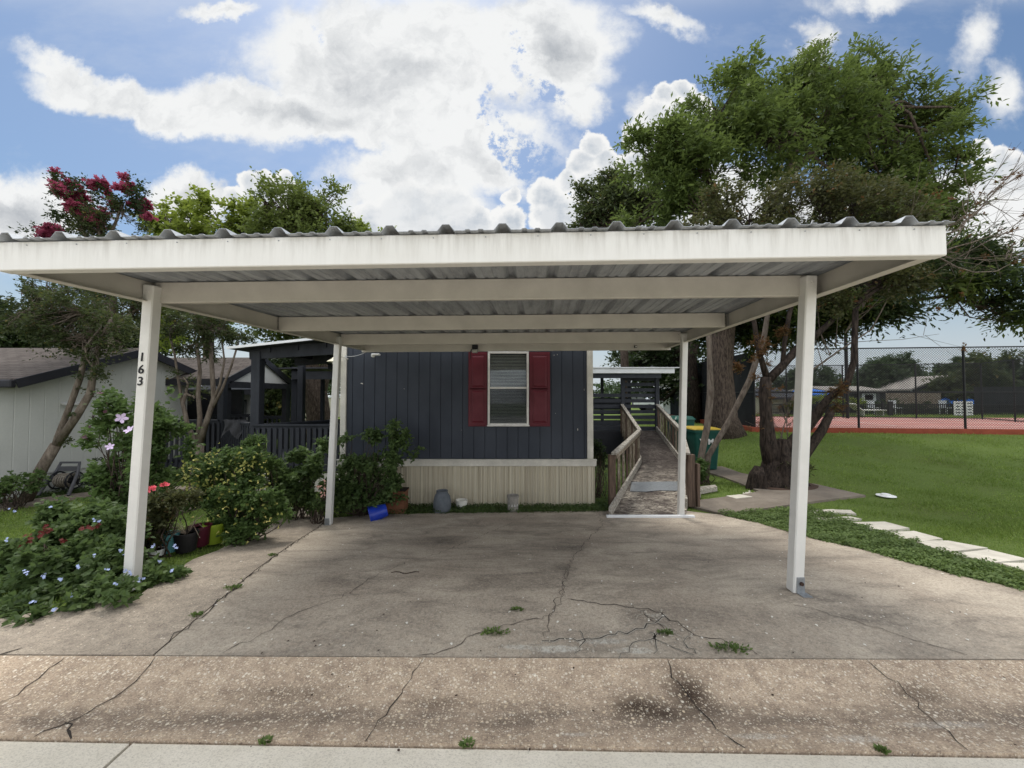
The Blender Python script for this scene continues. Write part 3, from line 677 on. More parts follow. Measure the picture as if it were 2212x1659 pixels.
# posts (each leans as in the photo)
def post(top, bot, face, digits=False):
    w = .088; m = MB(); tb = V3(*top); bb = V3(*bot)
    m.bar(bb, tb, w, w, up=(0, 1, 0), bev=.008); p_ = m.build('post', 'post_paint', cport)
    return p_
PT = []
for (tx, ty, row, s_, bx, by) in ((331, 617, 'p', 0, 296, 1275), (1746, 597, 'p', 1, 1708, 1280), (731, 727, 'r', 0, 714, 1137), (1478, 720, 'r', 1, 1467, 1119)):
    g = G(bx, by-4); y = g[1]; yt = rows[row][s_][1]-.055
    top = P(tx, ty, yt); bot = (X(bx, y), y, float(T(g[0], y))-.002); p_ = post(top, bot, 0); PT.append((p_, top, bot))
    d = Vector(top)-Vector(bot); d.normalize()
    bx_ = Vector(bot); m = MB()
    if (row, s_) == ('p', 1):
        m.box(bx_+Vector((.012, -.052, .07)), (.066, .006, .135), bev=.002); m.box(bx_+Vector((.02, -.085, .008)), (.075, .075, .007)); br = m.build('base_bracket', 'zinc', p_)
        c = bx_+Vector((.014, -.057, .085)); m = MB(); m.tube([c, c+Vector((0, -.012, 0))], [.017, .015], 6); m.build('bolt', 'bolt', br)
    elif (row, s_) == ('r', 0):
        m.box(bx_+Vector((-.004, -.052, .055)), (.07, .006, .11), bev=.002); m.box(bx_+Vector((0, -.07, .006)), (.11, .06, .006)); m.build('base_bracket', 'zinc', p_)
    elif (row, s_) == ('r', 1):
        m.box(bx_+Vector((0, -.050, .05)), (.078, .006, .10), bev=.002); m.tube([bx_+Vector((.0, -.052, .065)), bx_+Vector((0, -.062, .065))], .012, 6); m.build('base_bracket', 'post_paint', p_)
    tp = Vector(top)-d*.055; m = MB(); m.tube([tp+Vector((.0, -.043, 0)), tp+Vector((0, -.052, 0))], [.011, .008], 6); m.build('bolt', 'post_paint', p_)
# house number on the left front post
def text_mesh(txt, size, T_, name, mat, parent, ext=.002, bold=0):
    cu = bpy.data.curves.new('t', 'FONT'); cu.body = txt; cu.size = size; cu.extrude = ext; cu.align_x = 'CENTER'; cu.align_y = 'CENTER'; cu.offset = bold
    ob = bpy.data.objects.new('t', cu); me = bpy.data.meshes.new_from_object(ob)
    m = MB(); m.add([tuple(T_ @ v.co) for v in me.vertices], [tuple(p.vertices) for p in me.polygons])
    bpy.data.objects.remove(ob); bpy.data.curves.remove(cu); bpy.data.meshes.remove(me)
    return m.build(name, mat, parent)
p0, top0, bot0 = PT[0]; d0 = Vector(top0)-Vector(bot0)
xax = Vector((1, 0, 0)); zax = d0.normalized(); yax = zax.cross(xax)
for ch, py in (('1', 770), ('6', 796), ('3', 821)):
    t = (py-617)/(1275-617); c = Vector(top0)-d0*t+Vector((-.004, -.0478, 0))
    Mx = Matrix.Translation(c) @ Matrix(((1, d0.x/d0.z, 0, 0), (0, 0, -1, 0), (0, 1, 0, 0), (0, 0, 0, 1)))
    text_mesh(ch, .098, Mx, 'number', 'black', p0, .0018, .0012)
# flood light and small camera on the rear fascia, strap, cable
c = P(1026, 752, 6.63); t_ = thing('flood_light', 'small black flood light clamped to the middle of the rear carport fascia', 'light', c)
m = MB(); m.box(c+np.array([0, 0, .02]), (.10, .05, .075), bev=.006); m.build('housing', 'black_plastic', t_)
m = MB(); m.box(c+np.array([0, -.012, -.055]), (.095, .05, .065), bev=.006); h = m.build('lamp_head', 'zinc', t_); m = MB(); m.box(c+np.array([0, -.04, -.055]), (.075, .006, .048)); m.build('lens', 'lens', h)
m = MB(); m.tube([c+np.array([-.06, .0, -.02]), c+np.array([-.085, .0, -.1]), c+np.array([-.075, .0, -.16]), c+np.array([-.09, 0, -.2])], .008, 6); m.build('cable', 'cloth_dark', t_)
c = P(1373, 749, 6.66); t_ = thing('outlet_box', 'tiny black square box with a white face on the rear carport fascia', 'box', c)
m = MB(); m.box(c, (.045, .03, .045), bev=.004); m.build('box', 'black_plastic', t_); m = MB(); m.box(c+np.array([0, -.017, 0]), (.025, .004, .025)); m.build('cover', 'letter_white', t_)
# ================================================================== MAIN MOBILE HOME
HY = 7.10; HX0, HX1 = -3.10, 1.43
GZ0 = -.42
house = thing('mobile_home', 'dark blue mobile home with white trim and cream corrugated skirting', 'mobile home', ((HX0+HX1)/2, HY, GZ0))
zS0, zS1 = P(1000, 1002, HY)[2], P(1000, 989, HY)[2]   # band
zs_top = P(1000, 991, HY)[2]
def grooved(x0, x1, z0, z1, y, step, gw, gd):
    """vertical grooved siding between x0..x1"""
    pr = [(x0, 0)]; x = x0+step*.5
    while x < x1-.02:
        pr += [(x, 0), (x+gw*.3, gd), (x+gw*.7, gd), (x+gw, 0)]; x += step*random.choice((1, 1, 1, .98, 1.02))
    pr.append((x1, 0)); V_ = []
    for (x, d) in pr: V_ += [(x, y+d, z0), (x, y+d, z1)]
    return V_, [(2*i, 2*i+2, 2*i+3, 2*i+1) for i in range(len(pr)-1)]
wx0, wx1 = X(1054, HY), X(1142, HY); wz1, wz0 = P(1, 760, HY)[2], P(1, 919, HY)[2]
m = MB(); HT = 2.85
for (x0, x1, z0, z1) in ((HX0+.05, HX1-.05, zs_top, HT),): m.add(*grooved(x0, x1, z0, z1, HY, .2035, .012, .012))
L_ = 17.0
m.box(((HX0+HX1)/2, HY+L_/2+.03, (zs_top+HT)/2), (HX1-HX0-.02, L_, HT-zs_top))
m.build('wall', 'siding', house)
m = MB(); m.extr([(HX0-.2, HY-.12, HT), (HX1+.2, HY-.12, HT), (HX1+.2, HY-.12, HT+.12), ((HX0+HX1)/2, HY-.12, HT+.75), (HX0-.2, HY-.12, HT+.12)], (0, L_+.3, 0)); m.build('roof', 'white_roof', house)
for x, nm in ((HX0, 0), (HX1, 1)):
    m = MB(); m.box((x, HY-.012, (zs_top+HT)/2), (.10, .05, HT-zs_top-.004), bev=.006); m.box((x+(-.055 if nm == 0 else .055), HY+.055, (zs_top+HT)/2), (.02, .12, HT-zs_top-.006)); m.build('corner_trim', 'trim_white', house)
m = MB(); m.box(((HX0+HX1)/2+.01, HY-.03, zs_top-.065), (HX1-HX0+.20, .05, .125), bev=.008); m.box(((HX0+HX1)/2+.01, HY-.055, zs_top-.01), (HX1-HX0+.2, .05, .018)); m.box(((HX0+HX1)/2, HY-.052, zs_top-.118), (HX1-HX0+.2, .016, .014)); m.build('band_board', 'trim_white', house)
# corrugated skirting
zk1 = zs_top-.125; zk0 = GZ0-.06
pr = []; x = HX0-.02
while x < HX1+.09:
    pr += [(x, 0), (x+.006, -.024), (x+.018, -.024), (x+.024, 0), (x+.042, 0), (x+.046, -.016), (x+.054, 0), (x+.075, 0)]
    x += .0915+random.uniform(-.006, .03)*(random.random() < .3)
pr = [q for q in pr if q[0] < HX1+.09]; V_ = []
for (xx, d) in pr: V_ += [(xx, HY-.005+d, zk0), (xx, HY-.005+d, zk1)]
m = MB().add(V_, [(2*i, 2*i+2, 2*i+3, 2*i+1) for i in range(len(pr)-1)]); m.box((HX1+.08, HY+L_/2, (zk0+zk1)/2), (.02, L_, zk1-zk0)); m.box((HX0-.03, HY+L_/2, (zk0+zk1)/2), (.02, L_, zk1-zk0)); m.build('skirting', 'skirt', house)
# window
win = MB(); wxc = (wx0+wx1)/2; ww = wx1-wx0; wh = wz1-wz0; fr = .04
for (cx_, cz_, sx_, sz_) in ((wx0+fr/2, (wz0+wz1)/2, fr, wh), (wx1-fr/2, (wz0+wz1)/2, fr, wh), (wxc, wz1-fr/2, ww-2*fr, fr), (wxc, wz0+fr/2, ww-2*fr, fr)):
    win.box((cx_, HY-.035, cz_), (sx_, .07, sz_), bev=.005)
zm = P(1, 838, HY)[2]; win.box((wxc, HY-.03, zm), (ww-2*fr, .045, .035), bev=.004)
w_o = win.build('window', 'win_frame', house)
m = MB(); m.box((wxc, HY-.042, wz0+.0), (ww+.02, .10, .022), bev=.004); m.build('sill', 'win_frame', w_o)
m = MB(); z = wz0+fr+.005
while z < wz1-fr-.01: m.box((wxc, HY-.008, z), (ww-2*fr-.02, .020, .003), rx=R(-30)); z += .027
bl = m.build('blind', 'blind', w_o)
m = MB(); m.box((wxc, HY+.004, (wz0+wz1)/2), (ww-2*fr, .004, wh-2*fr)); m.build('backing', 'cloth_dark', w_o)
m = MB(); m.box((wxc, HY-.026, (zm+wz1-fr)/2), (ww-2*fr, .003, wz1-fr-zm-.02)); m.box((wxc, HY-.024, (zm+wz0+fr)/2), (ww-2*fr, .003, zm-wz0-fr-.02)); m.build('pane', 'glass', w_o)
m, nt = newmat('insect_screen'); n_s = NT(nt); d_ = n_s.n('ShaderNodeBsdfDiffuse'); d_.inputs[0].default_value = (.05, .055, .06, 1); tr_ = n_s.n('ShaderNodeBsdfTransparent'); mx_ = n_s.n('ShaderNodeMixShader'); mx_.inputs[0].default_value = .22
n_s.L.new(tr_.outputs[0], mx_.inputs[1]); n_s.L.new(d_.outputs[0], mx_.inputs[2]); oo_ = n_s.n('ShaderNodeOutputMaterial'); n_s.L.new(mx_.outputs[0], oo_.inputs[0])
m = MB(); m.box((wxc, HY-.045, (zm+wz0+fr)/2), (ww-2*fr, .002, zm-wz0-fr-.02)); m.build('insect_screen', 'insect_screen', w_o)
# shutters
for (x0, x1) in ((X(1012, HY), wx0-.006), (wx1+.006, X(1188, HY))):
    m = MB(); zt, zb = P(1, 760.5, HY)[2], P(1, 921, HY)[2]; xc = (x0+x1)/2; w_ = x1-x0
    m.box((xc, HY-.012, (zt+zb)/2), (w_, .026, zt-zb), bev=.004)
    zmid = P(1, 840, HY)[2]; ed = .05
    for (za, zc) in ((zb+ed+.01, zmid-.022), (zmid+.022, zt-ed-.01)):
        # rail frame standing proud, panel raised inside
        for (cx_, cz_, sx_, sz_) in ((x0+ed/2+.004, (za+zc)/2, ed-.012, zc-za+.06), (x1-ed/2-.004, (za+zc)/2, ed-.012, zc-za+.06)): m.box((cx_, HY-.028, cz_), (sx_, .010, sz_), bev=.003)
        for cz_ in (za-.018, zc+.018): m.box((xc, HY-.0275, cz_), (w_-2*ed+.01, .010, .032), bev=.003)
        V_ = []; 
        for (dx, yv) in ((0, -.0255), (.028, -.0375)):
            for sx_, sz_ in ((-1, -1), (1, -1), (1, 1), (-1, 1)): V_.append((xc+sx_*(w_/2-ed-.012-dx), HY+yv, (za+zc)/2+sz_*((zc-za)/2-.012-dx)))
        m.add(V_, [(4, 5, 6, 7)]+[(i, (i+1) % 4, 4+(i+1) % 4, 4+i) for i in range(4)])
    m.build('shutter', 'shutter', house)
# chips in the paint
for (px, py, w_, h_) in ((781, 828, .05, .018), (783, 829, .025, .022), (1248, 928, .012, .07), (1204, 766, .01, .03), (1197, 767, .01, .03), (1262, 842, .008, .05), (873, 840, .01, .02), (1200, 893, .012, .014), (997, 929, .012, .01)):
    m = MB(); c = P(px, py, HY-.0055); n = 7
    m.add([(c[0]+math.cos(i*6.283/n)*w_*.5*random.uniform(.6, 1), c[1], c[2]+math.sin(i*6.283/n)*h_*.5*random.uniform(.6, 1)) for i in range(n)], [tuple(range(n))]); m.build('paint_chip', 'petal_white', house)
# soffit lamp at the left top, wall lamp and wire
c = P(812, 766, 6.98); m = MB(); m.box(c, (.14, .10, .035), bev=.008); m.tube([c+np.array([-.05, 0, -.02]), c+np.array([-.06, -.01, -.045])], [.04, .025], 10); tag(m.build('eave_light', 'letter_white', origin=c), 'white eave light high on the left of the blue wall', 'light')
c = P(722, 778, 6.9); t_ = thing('wall_lamp', 'cream barn style lamp beside the left corner of the mobile home', 'lamp', c)
m = MB(); m.lathe([(.02, .055), (.035, .04), (.05, .02), (.12, -.02), (.125, -.03), (.02, -.02)], c, 20); m.build('lamp_shade', 'lamp_cream', t_)
m = MB(); m.lathe([(.0, -.085), (.025, -.075), (.035, -.05), (.03, -.02)], c, 12); m.build('bulb', 'letter_white', t_)
m = MB(); m.tube([c+np.array([.0, 0, .05]), c+np.array([.08, .02, .08]), c+np.array([.2, .12, .03])], .009, 6); m.build('arm', 'trim_white', t_)
pA = P(748, 770, 7.04); pB = P(792, 760, 6.72); m = MB(); m.tube([pA+(pB-pA)*t+np.array([0, 0, -.03*math.sin(math.pi*t)]) for t in np.linspace(0, 1, 8)], .006, 5); m.tube([pA+np.array([-.0, 0, -.03]), pA+np.array([0, 0, .02])], .014, 8)
tag(m.build('wire', 'wire', origin=pA), 'thin pale wire from the white corner trim to the carport beam', 'wire')
# ================================================================== RAMP
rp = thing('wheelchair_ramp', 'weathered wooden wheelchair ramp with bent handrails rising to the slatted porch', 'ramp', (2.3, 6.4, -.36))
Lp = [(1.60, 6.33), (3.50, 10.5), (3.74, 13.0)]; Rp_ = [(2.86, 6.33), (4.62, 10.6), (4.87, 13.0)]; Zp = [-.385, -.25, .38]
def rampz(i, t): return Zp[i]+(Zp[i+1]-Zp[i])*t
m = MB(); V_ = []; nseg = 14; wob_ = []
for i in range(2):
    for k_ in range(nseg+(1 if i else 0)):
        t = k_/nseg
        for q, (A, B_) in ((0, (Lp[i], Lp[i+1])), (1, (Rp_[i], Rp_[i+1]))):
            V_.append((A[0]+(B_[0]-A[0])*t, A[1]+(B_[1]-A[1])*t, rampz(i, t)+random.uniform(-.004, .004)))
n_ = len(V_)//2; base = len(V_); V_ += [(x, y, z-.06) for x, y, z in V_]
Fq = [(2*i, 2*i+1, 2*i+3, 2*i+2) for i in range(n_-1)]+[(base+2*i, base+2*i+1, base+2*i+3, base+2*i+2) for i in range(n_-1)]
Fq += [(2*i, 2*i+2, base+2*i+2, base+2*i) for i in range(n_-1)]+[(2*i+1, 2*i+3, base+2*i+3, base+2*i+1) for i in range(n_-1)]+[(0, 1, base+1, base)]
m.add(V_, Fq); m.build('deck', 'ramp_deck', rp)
# worn metal patch across the ramp
def rpt(side, i, t, dz=0): A, B_ = (Lp, Rp_)[side][i], (Lp, Rp_)[side][i+1]; return V3(A[0]+(B_[0]-A[0])*t, A[1]+(B_[1]-A[1])*t, rampz(i, t)+dz)
m = MB(); a0, a1, b0, b1 = rpt(0, 0, .33, .012), rpt(1, 0, .33, .012), rpt(0, 0, .50, .012), rpt(1, 0, .50, .012)
L1 = a0.lerp(a1, .10); L2 = b0.lerp(b1, .04); L3 = b0.lerp(b1, .93); L4 = a0.lerp(a1, .9); pp = [L1, a0.lerp(a1, .35)+V3(0, -.04, 0), a0.lerp(a1, .6)+V3(0, .05, 0), L4, L3, L2]; m.extr(pp, (0, 0, .006)); m.build('metal_patch', 'zinc', rp)
m = MB(); m.box(((1.55+2.92)/2, 6.27, -.375), (1.42, .06, .05), bev=.006); m.build('threshold', 'white_roof', rp)
RH = .88
for side in (0, 1):
    sg = -1 if side == 0 else 1
    st_t = .15
    m = MB(); m.bar(rpt(side, 0, 0 if side == 0 else .1, .06), rpt(side, 0, 1, .06), .045, .17); m.bar(rpt(side, 1, 0, .06), rpt(side, 1, 1, .06), .045, .17); m.build('kerb_board', 'rail_wood', rp)
    A = rpt(side, 0, st_t, RH); A.z = .55; K = rpt(side, 0, 1, RH); E = rpt(side, 1, 1, RH)
    off = V3(sg*.03, 0, 0)
    m = MB(); m.bar(A+off-(K-A).normalized()*.12, K+off, .10, .042, bev=.004); m.bar(K+off+V3(0, 0, .001), E+off, .10, .04, bev=.004); m.build('handrail', 'rail_wood', rp)
    m = MB(); m.bar(A+off*.5+V3(0, 0, -.07), K+off*.5+V3(0, 0, -.07), .035, .08); m.bar(K+off*.5+V3(0, 0, -.07), E+off*.5+V3(0, 0, -.07), .035, .08); m.build('rail_stringer', 'old_wood', rp)
    # end post
    pb = rpt(side, 0, st_t); wz = .12 if side == 0 else .13
    m = MB(); m.box((pb.x+sg*.09, pb.y, (GZ0+A.z-.02)/2), (wz, wz*.8, A.z-GZ0-.04), bev=.006); 
    if side: m.box((pb.x+sg*.09+.10, pb.y-.03, (GZ0+A.z-.18)/2), (.05, .12, A.z-GZ0-.2), rz=.1, rx=.02)
    m.build('post', 'post_wood', rp)
    for i, n_ in ((0, 7), (1, 9)):
        for k_ in range(1, n_+1):
            t = (st_t+(1-st_t)*k_/n_) if i == 0 else k_/n_
            q = rpt(side, i, t); zt = (A.z+(K.z-A.z)*(t-st_t)/(1-st_t)-.025) if i == 0 else q.z+RH-.03
            m = MB(); m.box((q.x+sg*.055, q.y, (q.z-.1+zt)/2), (.05, .05, zt-q.z+.1), bev=.003, rx=random.uniform(-.01, .01))
            m.build('baluster', 'old_wood' if k_ % 3 else 'post_wood', rp)
# slatted side porch at the top of the ramp
sp_ = thing('side_porch', 'dark slatted porch with a white edged shed roof at the top of the ramp', 'porch', (3.2, 13.1, GZ0))
YP = 13.05
xa, xb = X(1283, YP)-.2, X(1419, YP)
def slat_panel(x0, x1, z0, z1, y, step, h, gaps=()):
    m = MB(); z = z0
    while z < z1: m.box(((x0+x1)/2, y, z+h/2), (x1-x0, .03, h)); z += step
    return m
xm = X(1345, YP)
slat_panel(xm+.06, xb-.06, .40, P(1, 816, YP)[2], YP, .185, .115).build('slat_panel', 'dark_wood', sp_)
slat_panel(xa, xm-.06, .40, 1.62, YP-.02, .185, .12).build('slat_panel', 'dark_wood', sp_)
for x in (xa, xm, xb): m = MB(); m.box((x, YP, (2.35+GZ0)/2), (.12, .12, 2.35-GZ0)); m.build('post', 'dark_wood', sp_)
m = MB(); m.box(((xa+xb)/2, YP-.01, -.02), (xb-xa, .08, .76)); m.build('base_panel', 'nb_dark', sp_)
m = MB(); m.box(((xa+xb)/2, YP+1.6, .34), (xb-xa, 3.1, .06)); m.build('floor', 'dark_wood', sp_)
slat_panel(xa+.3, xb, .40, 1.55, YP+3.1, .185, .12).build('slat_panel', 'dark_wood', sp_)
for x in (xa+1.2, xb): m = MB(); m.box((x, YP+3.1, 1.3), (.11, .11, 2.0)); m.build('post', 'dark_wood', sp_)
zr = P(1, 801, YP-.3)[2]
m = MB(); m.box(((xa+xb)/2+.1, YP-.3, zr), (xb-xa+.75, .05, .17), bev=.01); m.build('fascia', 'white_roof', sp_)
m = MB(); m.extr([(xa-.3, YP-.36, zr+.09), (xb+.62, YP-.36, zr+.09), (xb+.62, YP+3.6, zr+.22), (xa-.3, YP+3.6, zr+.22)], (0, 0, .03)); m.build('roof', 'white_roof', sp_)
m = MB(); m.box(((xa+xb)/2, YP-.2, zr-.16), (xb-xa+.1, .12, .16)); m.build('header', 'dark_wood', sp_)
# ================================================================== LEFT PORCH of the mobile home
lp = thing('front_porch', 'dark painted timber porch with railings along the left side of the mobile home', 'porch', (-4.4, 8.2, GZ0))
Y0 = 8.2
def xz(px, py, Y): q = P(px, py, Y); return q[0], q[2]
def dpost(px0, px1, Y, z0, z1, nm='post'):
    x0, x1 = X(px0, Y), X(px1, Y); m = MB(); m.box(((x0+x1)/2, Y+(x1-x0)/2, (z0+z1)/2), (x1-x0, x1-x0, z1-z0), bev=.008); m.build(nm, 'dark_wood', lp)
dpost(541, 560, Y0, GZ0, P(1, 757, Y0)[2]); dpost(642, 654, 11.0, GZ0, 2.7); dpost(629, 641, 12.6, GZ0, 2.5); dpost(470, 483, 9.3, GZ0, P(1, 815, 9.3)[2]); dpost(617, 624, 13.0, GZ0, 2.0); dpost(692, 699, 13.4, GZ0, 2.3)
# shed roof: metal sheet rising toward the house
r0 = P(494, 754, 7.9); r1 = P(668, 722, 7.9)
m = MB(); m.extr([(r0[0], 7.9, r0[2]), (-3.0, 7.9, r1[2]), (-3.0, 14.2, r1[2]-.02), (r0[0]+.2, 14.2, r0[2]-.02)], (0, 0, .03)); m.build('roof_sheet', 'porch_metal', lp)
m = MB(); m.bar((r0[0]-.02, 7.88, r0[2]+.02), (-3.0, 7.88, r1[2]+.02), .03, .05); m.build('roof_edge', 'white_roof', lp)
zl_, zr_ = P(545, 765, Y0)[2], P(668, 742, Y0)[2]
for y in (8.28, 10.0, 11.8, 13.9): m = MB(); m.bar((X(545, Y0)-.1, y, zl_+.02), (-3.15, y, zr_-.06), .10, .26); m.build('beam', 'dark_wood', lp)
for i in range(4): x = -5.2+i*.6; m = MB(); m.box((x, 11.1, zl_+.10+(zr_-zl_)*i/4.2), (.05, 5.8, .12)); m.build('rafter', 'dark_wood', lp)
m = MB(); q = P(598, 797, 12.4); m.extr([(q[0], 12.3, q[2]), (-3.2, 12.3, q[2]+.02), (-3.2, 15.5, q[2]+.0), (q[0], 15.5, q[2])], (0, 0, .04)); m.box(((q[0]-3.2)/2+.2, 12.5, q[2]-.2), (abs(q[0]+3.2)-.5, .12, .26)); m.build('rear_roof', 'porch_metal', lp)
def railing(a, b, ztop, zbot, step, w, name='railing', kick=True):
    a = np.array(a, float); b = np.array(b, float); L = np.linalg.norm(b-a); n = int(L/step); m = MB()
    m.bar((*a, ztop), (*b, ztop), .10, .035); m.bar((*a, ztop-.05), (*b, ztop-.05), .03, .07)
    r = m.build(name, 'dark_wood', lp); MB().bar((*a, zbot+.03), (*b, zbot+.03), .03, .07).build('bottom_rail', 'dark_wood', r); ang = math.atan2(b[1]-a[1], b[0]-a[0])
    for i in range(n+1):
        q = a+(b-a)*i/n; m2 = MB(); m2.box((q[0], q[1]-.03, (ztop+zbot)/2-.03), (w, .022, ztop-zbot-.06), rz=ang+random.uniform(-.03, .03)); m2.build('baluster', 'dark_wood', r)
zt = P(1, 918, Y0)[2]
railing((X(549, Y0), Y0), (-3.22, Y0), zt, -.02, .118, .075)
railing((X(354, 9.3), 9.3), (X(476, 9.3), 9.3), P(1, 908, 9.3)[2], -.15, .115, .065)
railing((X(482, 9.3), 9.35), (X(541, Y0), Y0+.05), P(1, 908, 9.3)[2], -.1, .13, .05)
railing((X(541, 12.8), 12.8), (X(620, 13), 13), P(1, 899, 13)[2], .1, .13, .05)
railing((X(553, Y0), Y0+.1), (-3.25, 11.5), zt+.0, .05, .14, .05)
railing((X(430, 12), 12), (X(540, 12.4), 12.4), P(1, 897, 12)[2], .05, .13, .05)
m = MB(); m.box(((X(549, Y0)-3.2)/2, 10.4, .02), (2.25, 4.3, .05)); m.box((-7.2, 10.6, -.1), (3.4, 2.6, .05)); m.build('floor', 'dark_wood', lp)
m = MB(); m.add(*grooved(X(560, 8.16), -3.2, GZ0-.05, -.06, 8.14, .09, .012, .01)); m.build('skirting', 'trim_white', lp)
m = MB(); m.box((X(420, 9.5), 9.5, -.2), (2.2, .03, .4)); m.build('base_panel', 'nb_dark', lp)
# cloth over the rail
m = MB(); c = P(512, 912, 8.62); nU, nV = 16, 10; V_ = []
for i in range(nU):
    for j in range(nV):
        u = i/(nU-1)-.5; v = j/(nV-1); V_.append((c[0]+u*.55+.03*math.sin(v*5), c[1]-.06-.035*math.sin(u*17+v*2)-.02*v, c[2]+.06-v*(.33+.1*math.sin(u*9))))
m.add(V_, [(i*nV+j, (i+1)*nV+j, (i+1)*nV+j+1, i*nV+j+1) for i in range(nU-1) for j in range(nV-1)])
tag(m.build('jacket', 'cloth_dark', origin=c, smooth=True), 'dark grey cloth hanging over the porch railing', 'cloth')
# ================================================================== NEIGHBOUR (left)
nb = thing('neighbour_house', 'pale grey neighbouring house with brown shingle roof and dark trim', 'house', (-9.6, 8, GZ0))
def wl(t): return (-9.6+.27*t, 7.66+t)     # wall line, t = depth offset
W0 = wl(-3.2); W1 = wl(2.45)
m = MB(); n_ = 60; V_ = []; pr = []
t = -3.2
dxy = np.array([.27, 1.0]); dxy /= np.linalg.norm(dxy); nrm = np.array([dxy[1], -dxy[0]])
def wall_top(t):
    y = 7.66+t
    if y < 7.35: return 1.90
    return max(1.6, 2.62-.375*abs(y-9.34))
ts = list(np.arange(-3.2, 2.9, .1))
for t in ts:
    x, y = wl(t)
    for (dt, d) in ((0, 0), (.006, -.004), (.012, -.004), (.018, 0)) if int(round(t*10)) % 2 == 0 else ((0, 0),):
        xx, yy = wl(t+dt); pr.append((xx+nrm[0]*d, yy+nrm[1]*d, wall_top(t+dt)))
for (x, y, z) in pr: V_ += [(x, y, GZ0-.1), (x, y, z)]
m.add(V_, [(2*i, 2*i+2, 2*i+3, 2*i+1) for i in range(len(pr)-1)]); m.build('wall', 'nb_wall', nb)
# belt boards on the lower wall
for zc, h in ((P(200, 1011, 8.4)[2], .03), (P(200, 1025, 8.4)[2], .02)):
    m = MB(); a = wl(-3.2); b = wl(2.8); m.bar((a[0]+nrm[0]*.012, a[1]+nrm[1]*.012, zc), (b[0]+nrm[0]*.012, b[1]+nrm[1]*.012, zc), .02, h); m.build('belt_board', 'nb_wall', nb)
# roof: main slope to ridge, far slope, black fascia
ridge = (9.34, 2.70); RX = -9.05
def rx_(y): return -9.35+.2*(y-7.3)
m = MB(); th = .05
m.extr([(-16, 7.15, 1.84), (rx_(7.15)+.15, 7.15, 1.84), (rx_(9.34)+.05, 9.34, 2.68), (-16, 9.34, 2.68)], (0, 0, th)); m.extr([(-16, 9.345, 2.68), (rx_(9.34)+.05, 9.345, 2.68), (rx_(11.2), 11.2, 1.95), (-16, 11.2, 1.95)], (0, 0, th)); m.build('roof', 'shingle', nb)
m = MB(); m.box(((-16+rx_(7.15)+.15)/2, 7.12, 1.80), (abs(-16-rx_(7.15)-.15), .10, .15), bev=.02); m.build('rain_gutter', 'nb_dark', nb)
for a, b in (((rx_(7.15)+.17, 7.15, 1.80), (rx_(9.34)+.07, 9.34, 2.64)), ((rx_(9.34)+.07, 9.34, 2.64), (rx_(11.2)+.02, 11.2, 1.91))): m = MB(); m.bar(a, b, .03, .17); m.build('fascia', 'nb_dark', nb)
c = P(158, 872, 8.25); m = MB(); c = np.array([*(np.array(wl(c[1]-7.66))+nrm*.06), c[2]]); m.box(c, (.12, .34, .025), rz=-.26, ry=.35); m.build('vent_hood', 'nb_white', nb)
# carport wing of the neighbour
nw = thing('neighbour_carport', 'low shingled carport wing with white gable beside the neighbouring house', 'carport', (-9.4, 10.2, GZ0))
m = MB(); m.extr([(-11.15, 10.0, 1.93), (-7.45, 10.0, 1.93), (-7.45, 11.55, 2.66), (-11.15, 11.55, 2.66)], (0, 0, .05)); m.extr([(-11.15, 11.555, 2.66), (-7.45, 11.555, 2.66), (-7.45, 13.1, 1.93), (-11.15, 13.1, 1.93)], (0, 0, .05)); m.build('roof', 'shingle', nw)
for a, b in (((-11.2, 9.98, 1.92), (-7.45, 9.98, 1.92)), ((-7.43, 9.98, 1.92), (-7.43, 11.55, 2.62)), ((-7.43, 11.55, 2.62), (-7.43, 13.1, 1.92)), ((-7.43, 10.1, 1.86), (-7.43, 13.0, 1.86))): m = MB(); m.bar(a, b, .04, .17); m.build('fascia', 'nb_dark', nw)
m = MB(); m.extr([(-7.5, 10.2, 1.93), (-7.5, 12.9, 1.93), (-7.5, 11.55, 2.6)], (-.05, 0, 0)); m.build('gable', 'nb_white', nw)
m = MB(); m.box((-10.2, 10.15, 1.68), (2.0, .08, .30)); m.build('header', 'nb_wall', nw)
for x, y in ((-11.0, 10.1), (-7.6, 10.25), (-7.6, 12.9)): m = MB(); m.box((x, y, .75), (.14, .14, 2.34)); m.build('post', 'nb_dark', nw)
m = MB(); m.box((-10.3, 12.6, .65), (3.0, .1, 2.2)); m.box((-11.0, 11.4, .65), (.1, 2.4, 2.2)); m.build('rear_wall', 'nb_dark', nw)
bk = thing('back_house', 'white wall with a dark door behind the neighbouring carport', 'house', (-9.6, 14.2, GZ0))
xw0, xw1 = X(448, 14.2), X(560, 14.2); m = MB(); m.box(((xw0+xw1)/2, 14.2, .7), (xw1-xw0, .12, 2.25)); m.build('wall', 'nb_white', bk)
m = MB(); xd = (X(501, 14.13)+X(519.5, 14.13))/2; m.box((xd, 14.12, .45), (.62, .04, 1.75)); m.build('door', 'nb_dark', bk)
m = MB(); 
for dx in (-.35, .35): m.box((xd+dx, 14.11, .46), (.07, .06, 1.85))
m.box((xd, 14.11, 1.375), (.77, .06, .07)); m.build('door_frame', 'far_grey', bk)
m = MB(); m.extr([(xw0-.4, 13.6, 1.72), (xw1+.3, 13.6, 1.72), (xw1+.3, 16.5, 2.2), (xw0-.4, 16.5, 2.2)], (0, 0, .06)); m.box(((xw0+xw1)/2, 13.62, 1.66), (xw1-xw0+.6, .04, .16)); m.build('roof', 'nb_dark', bk)
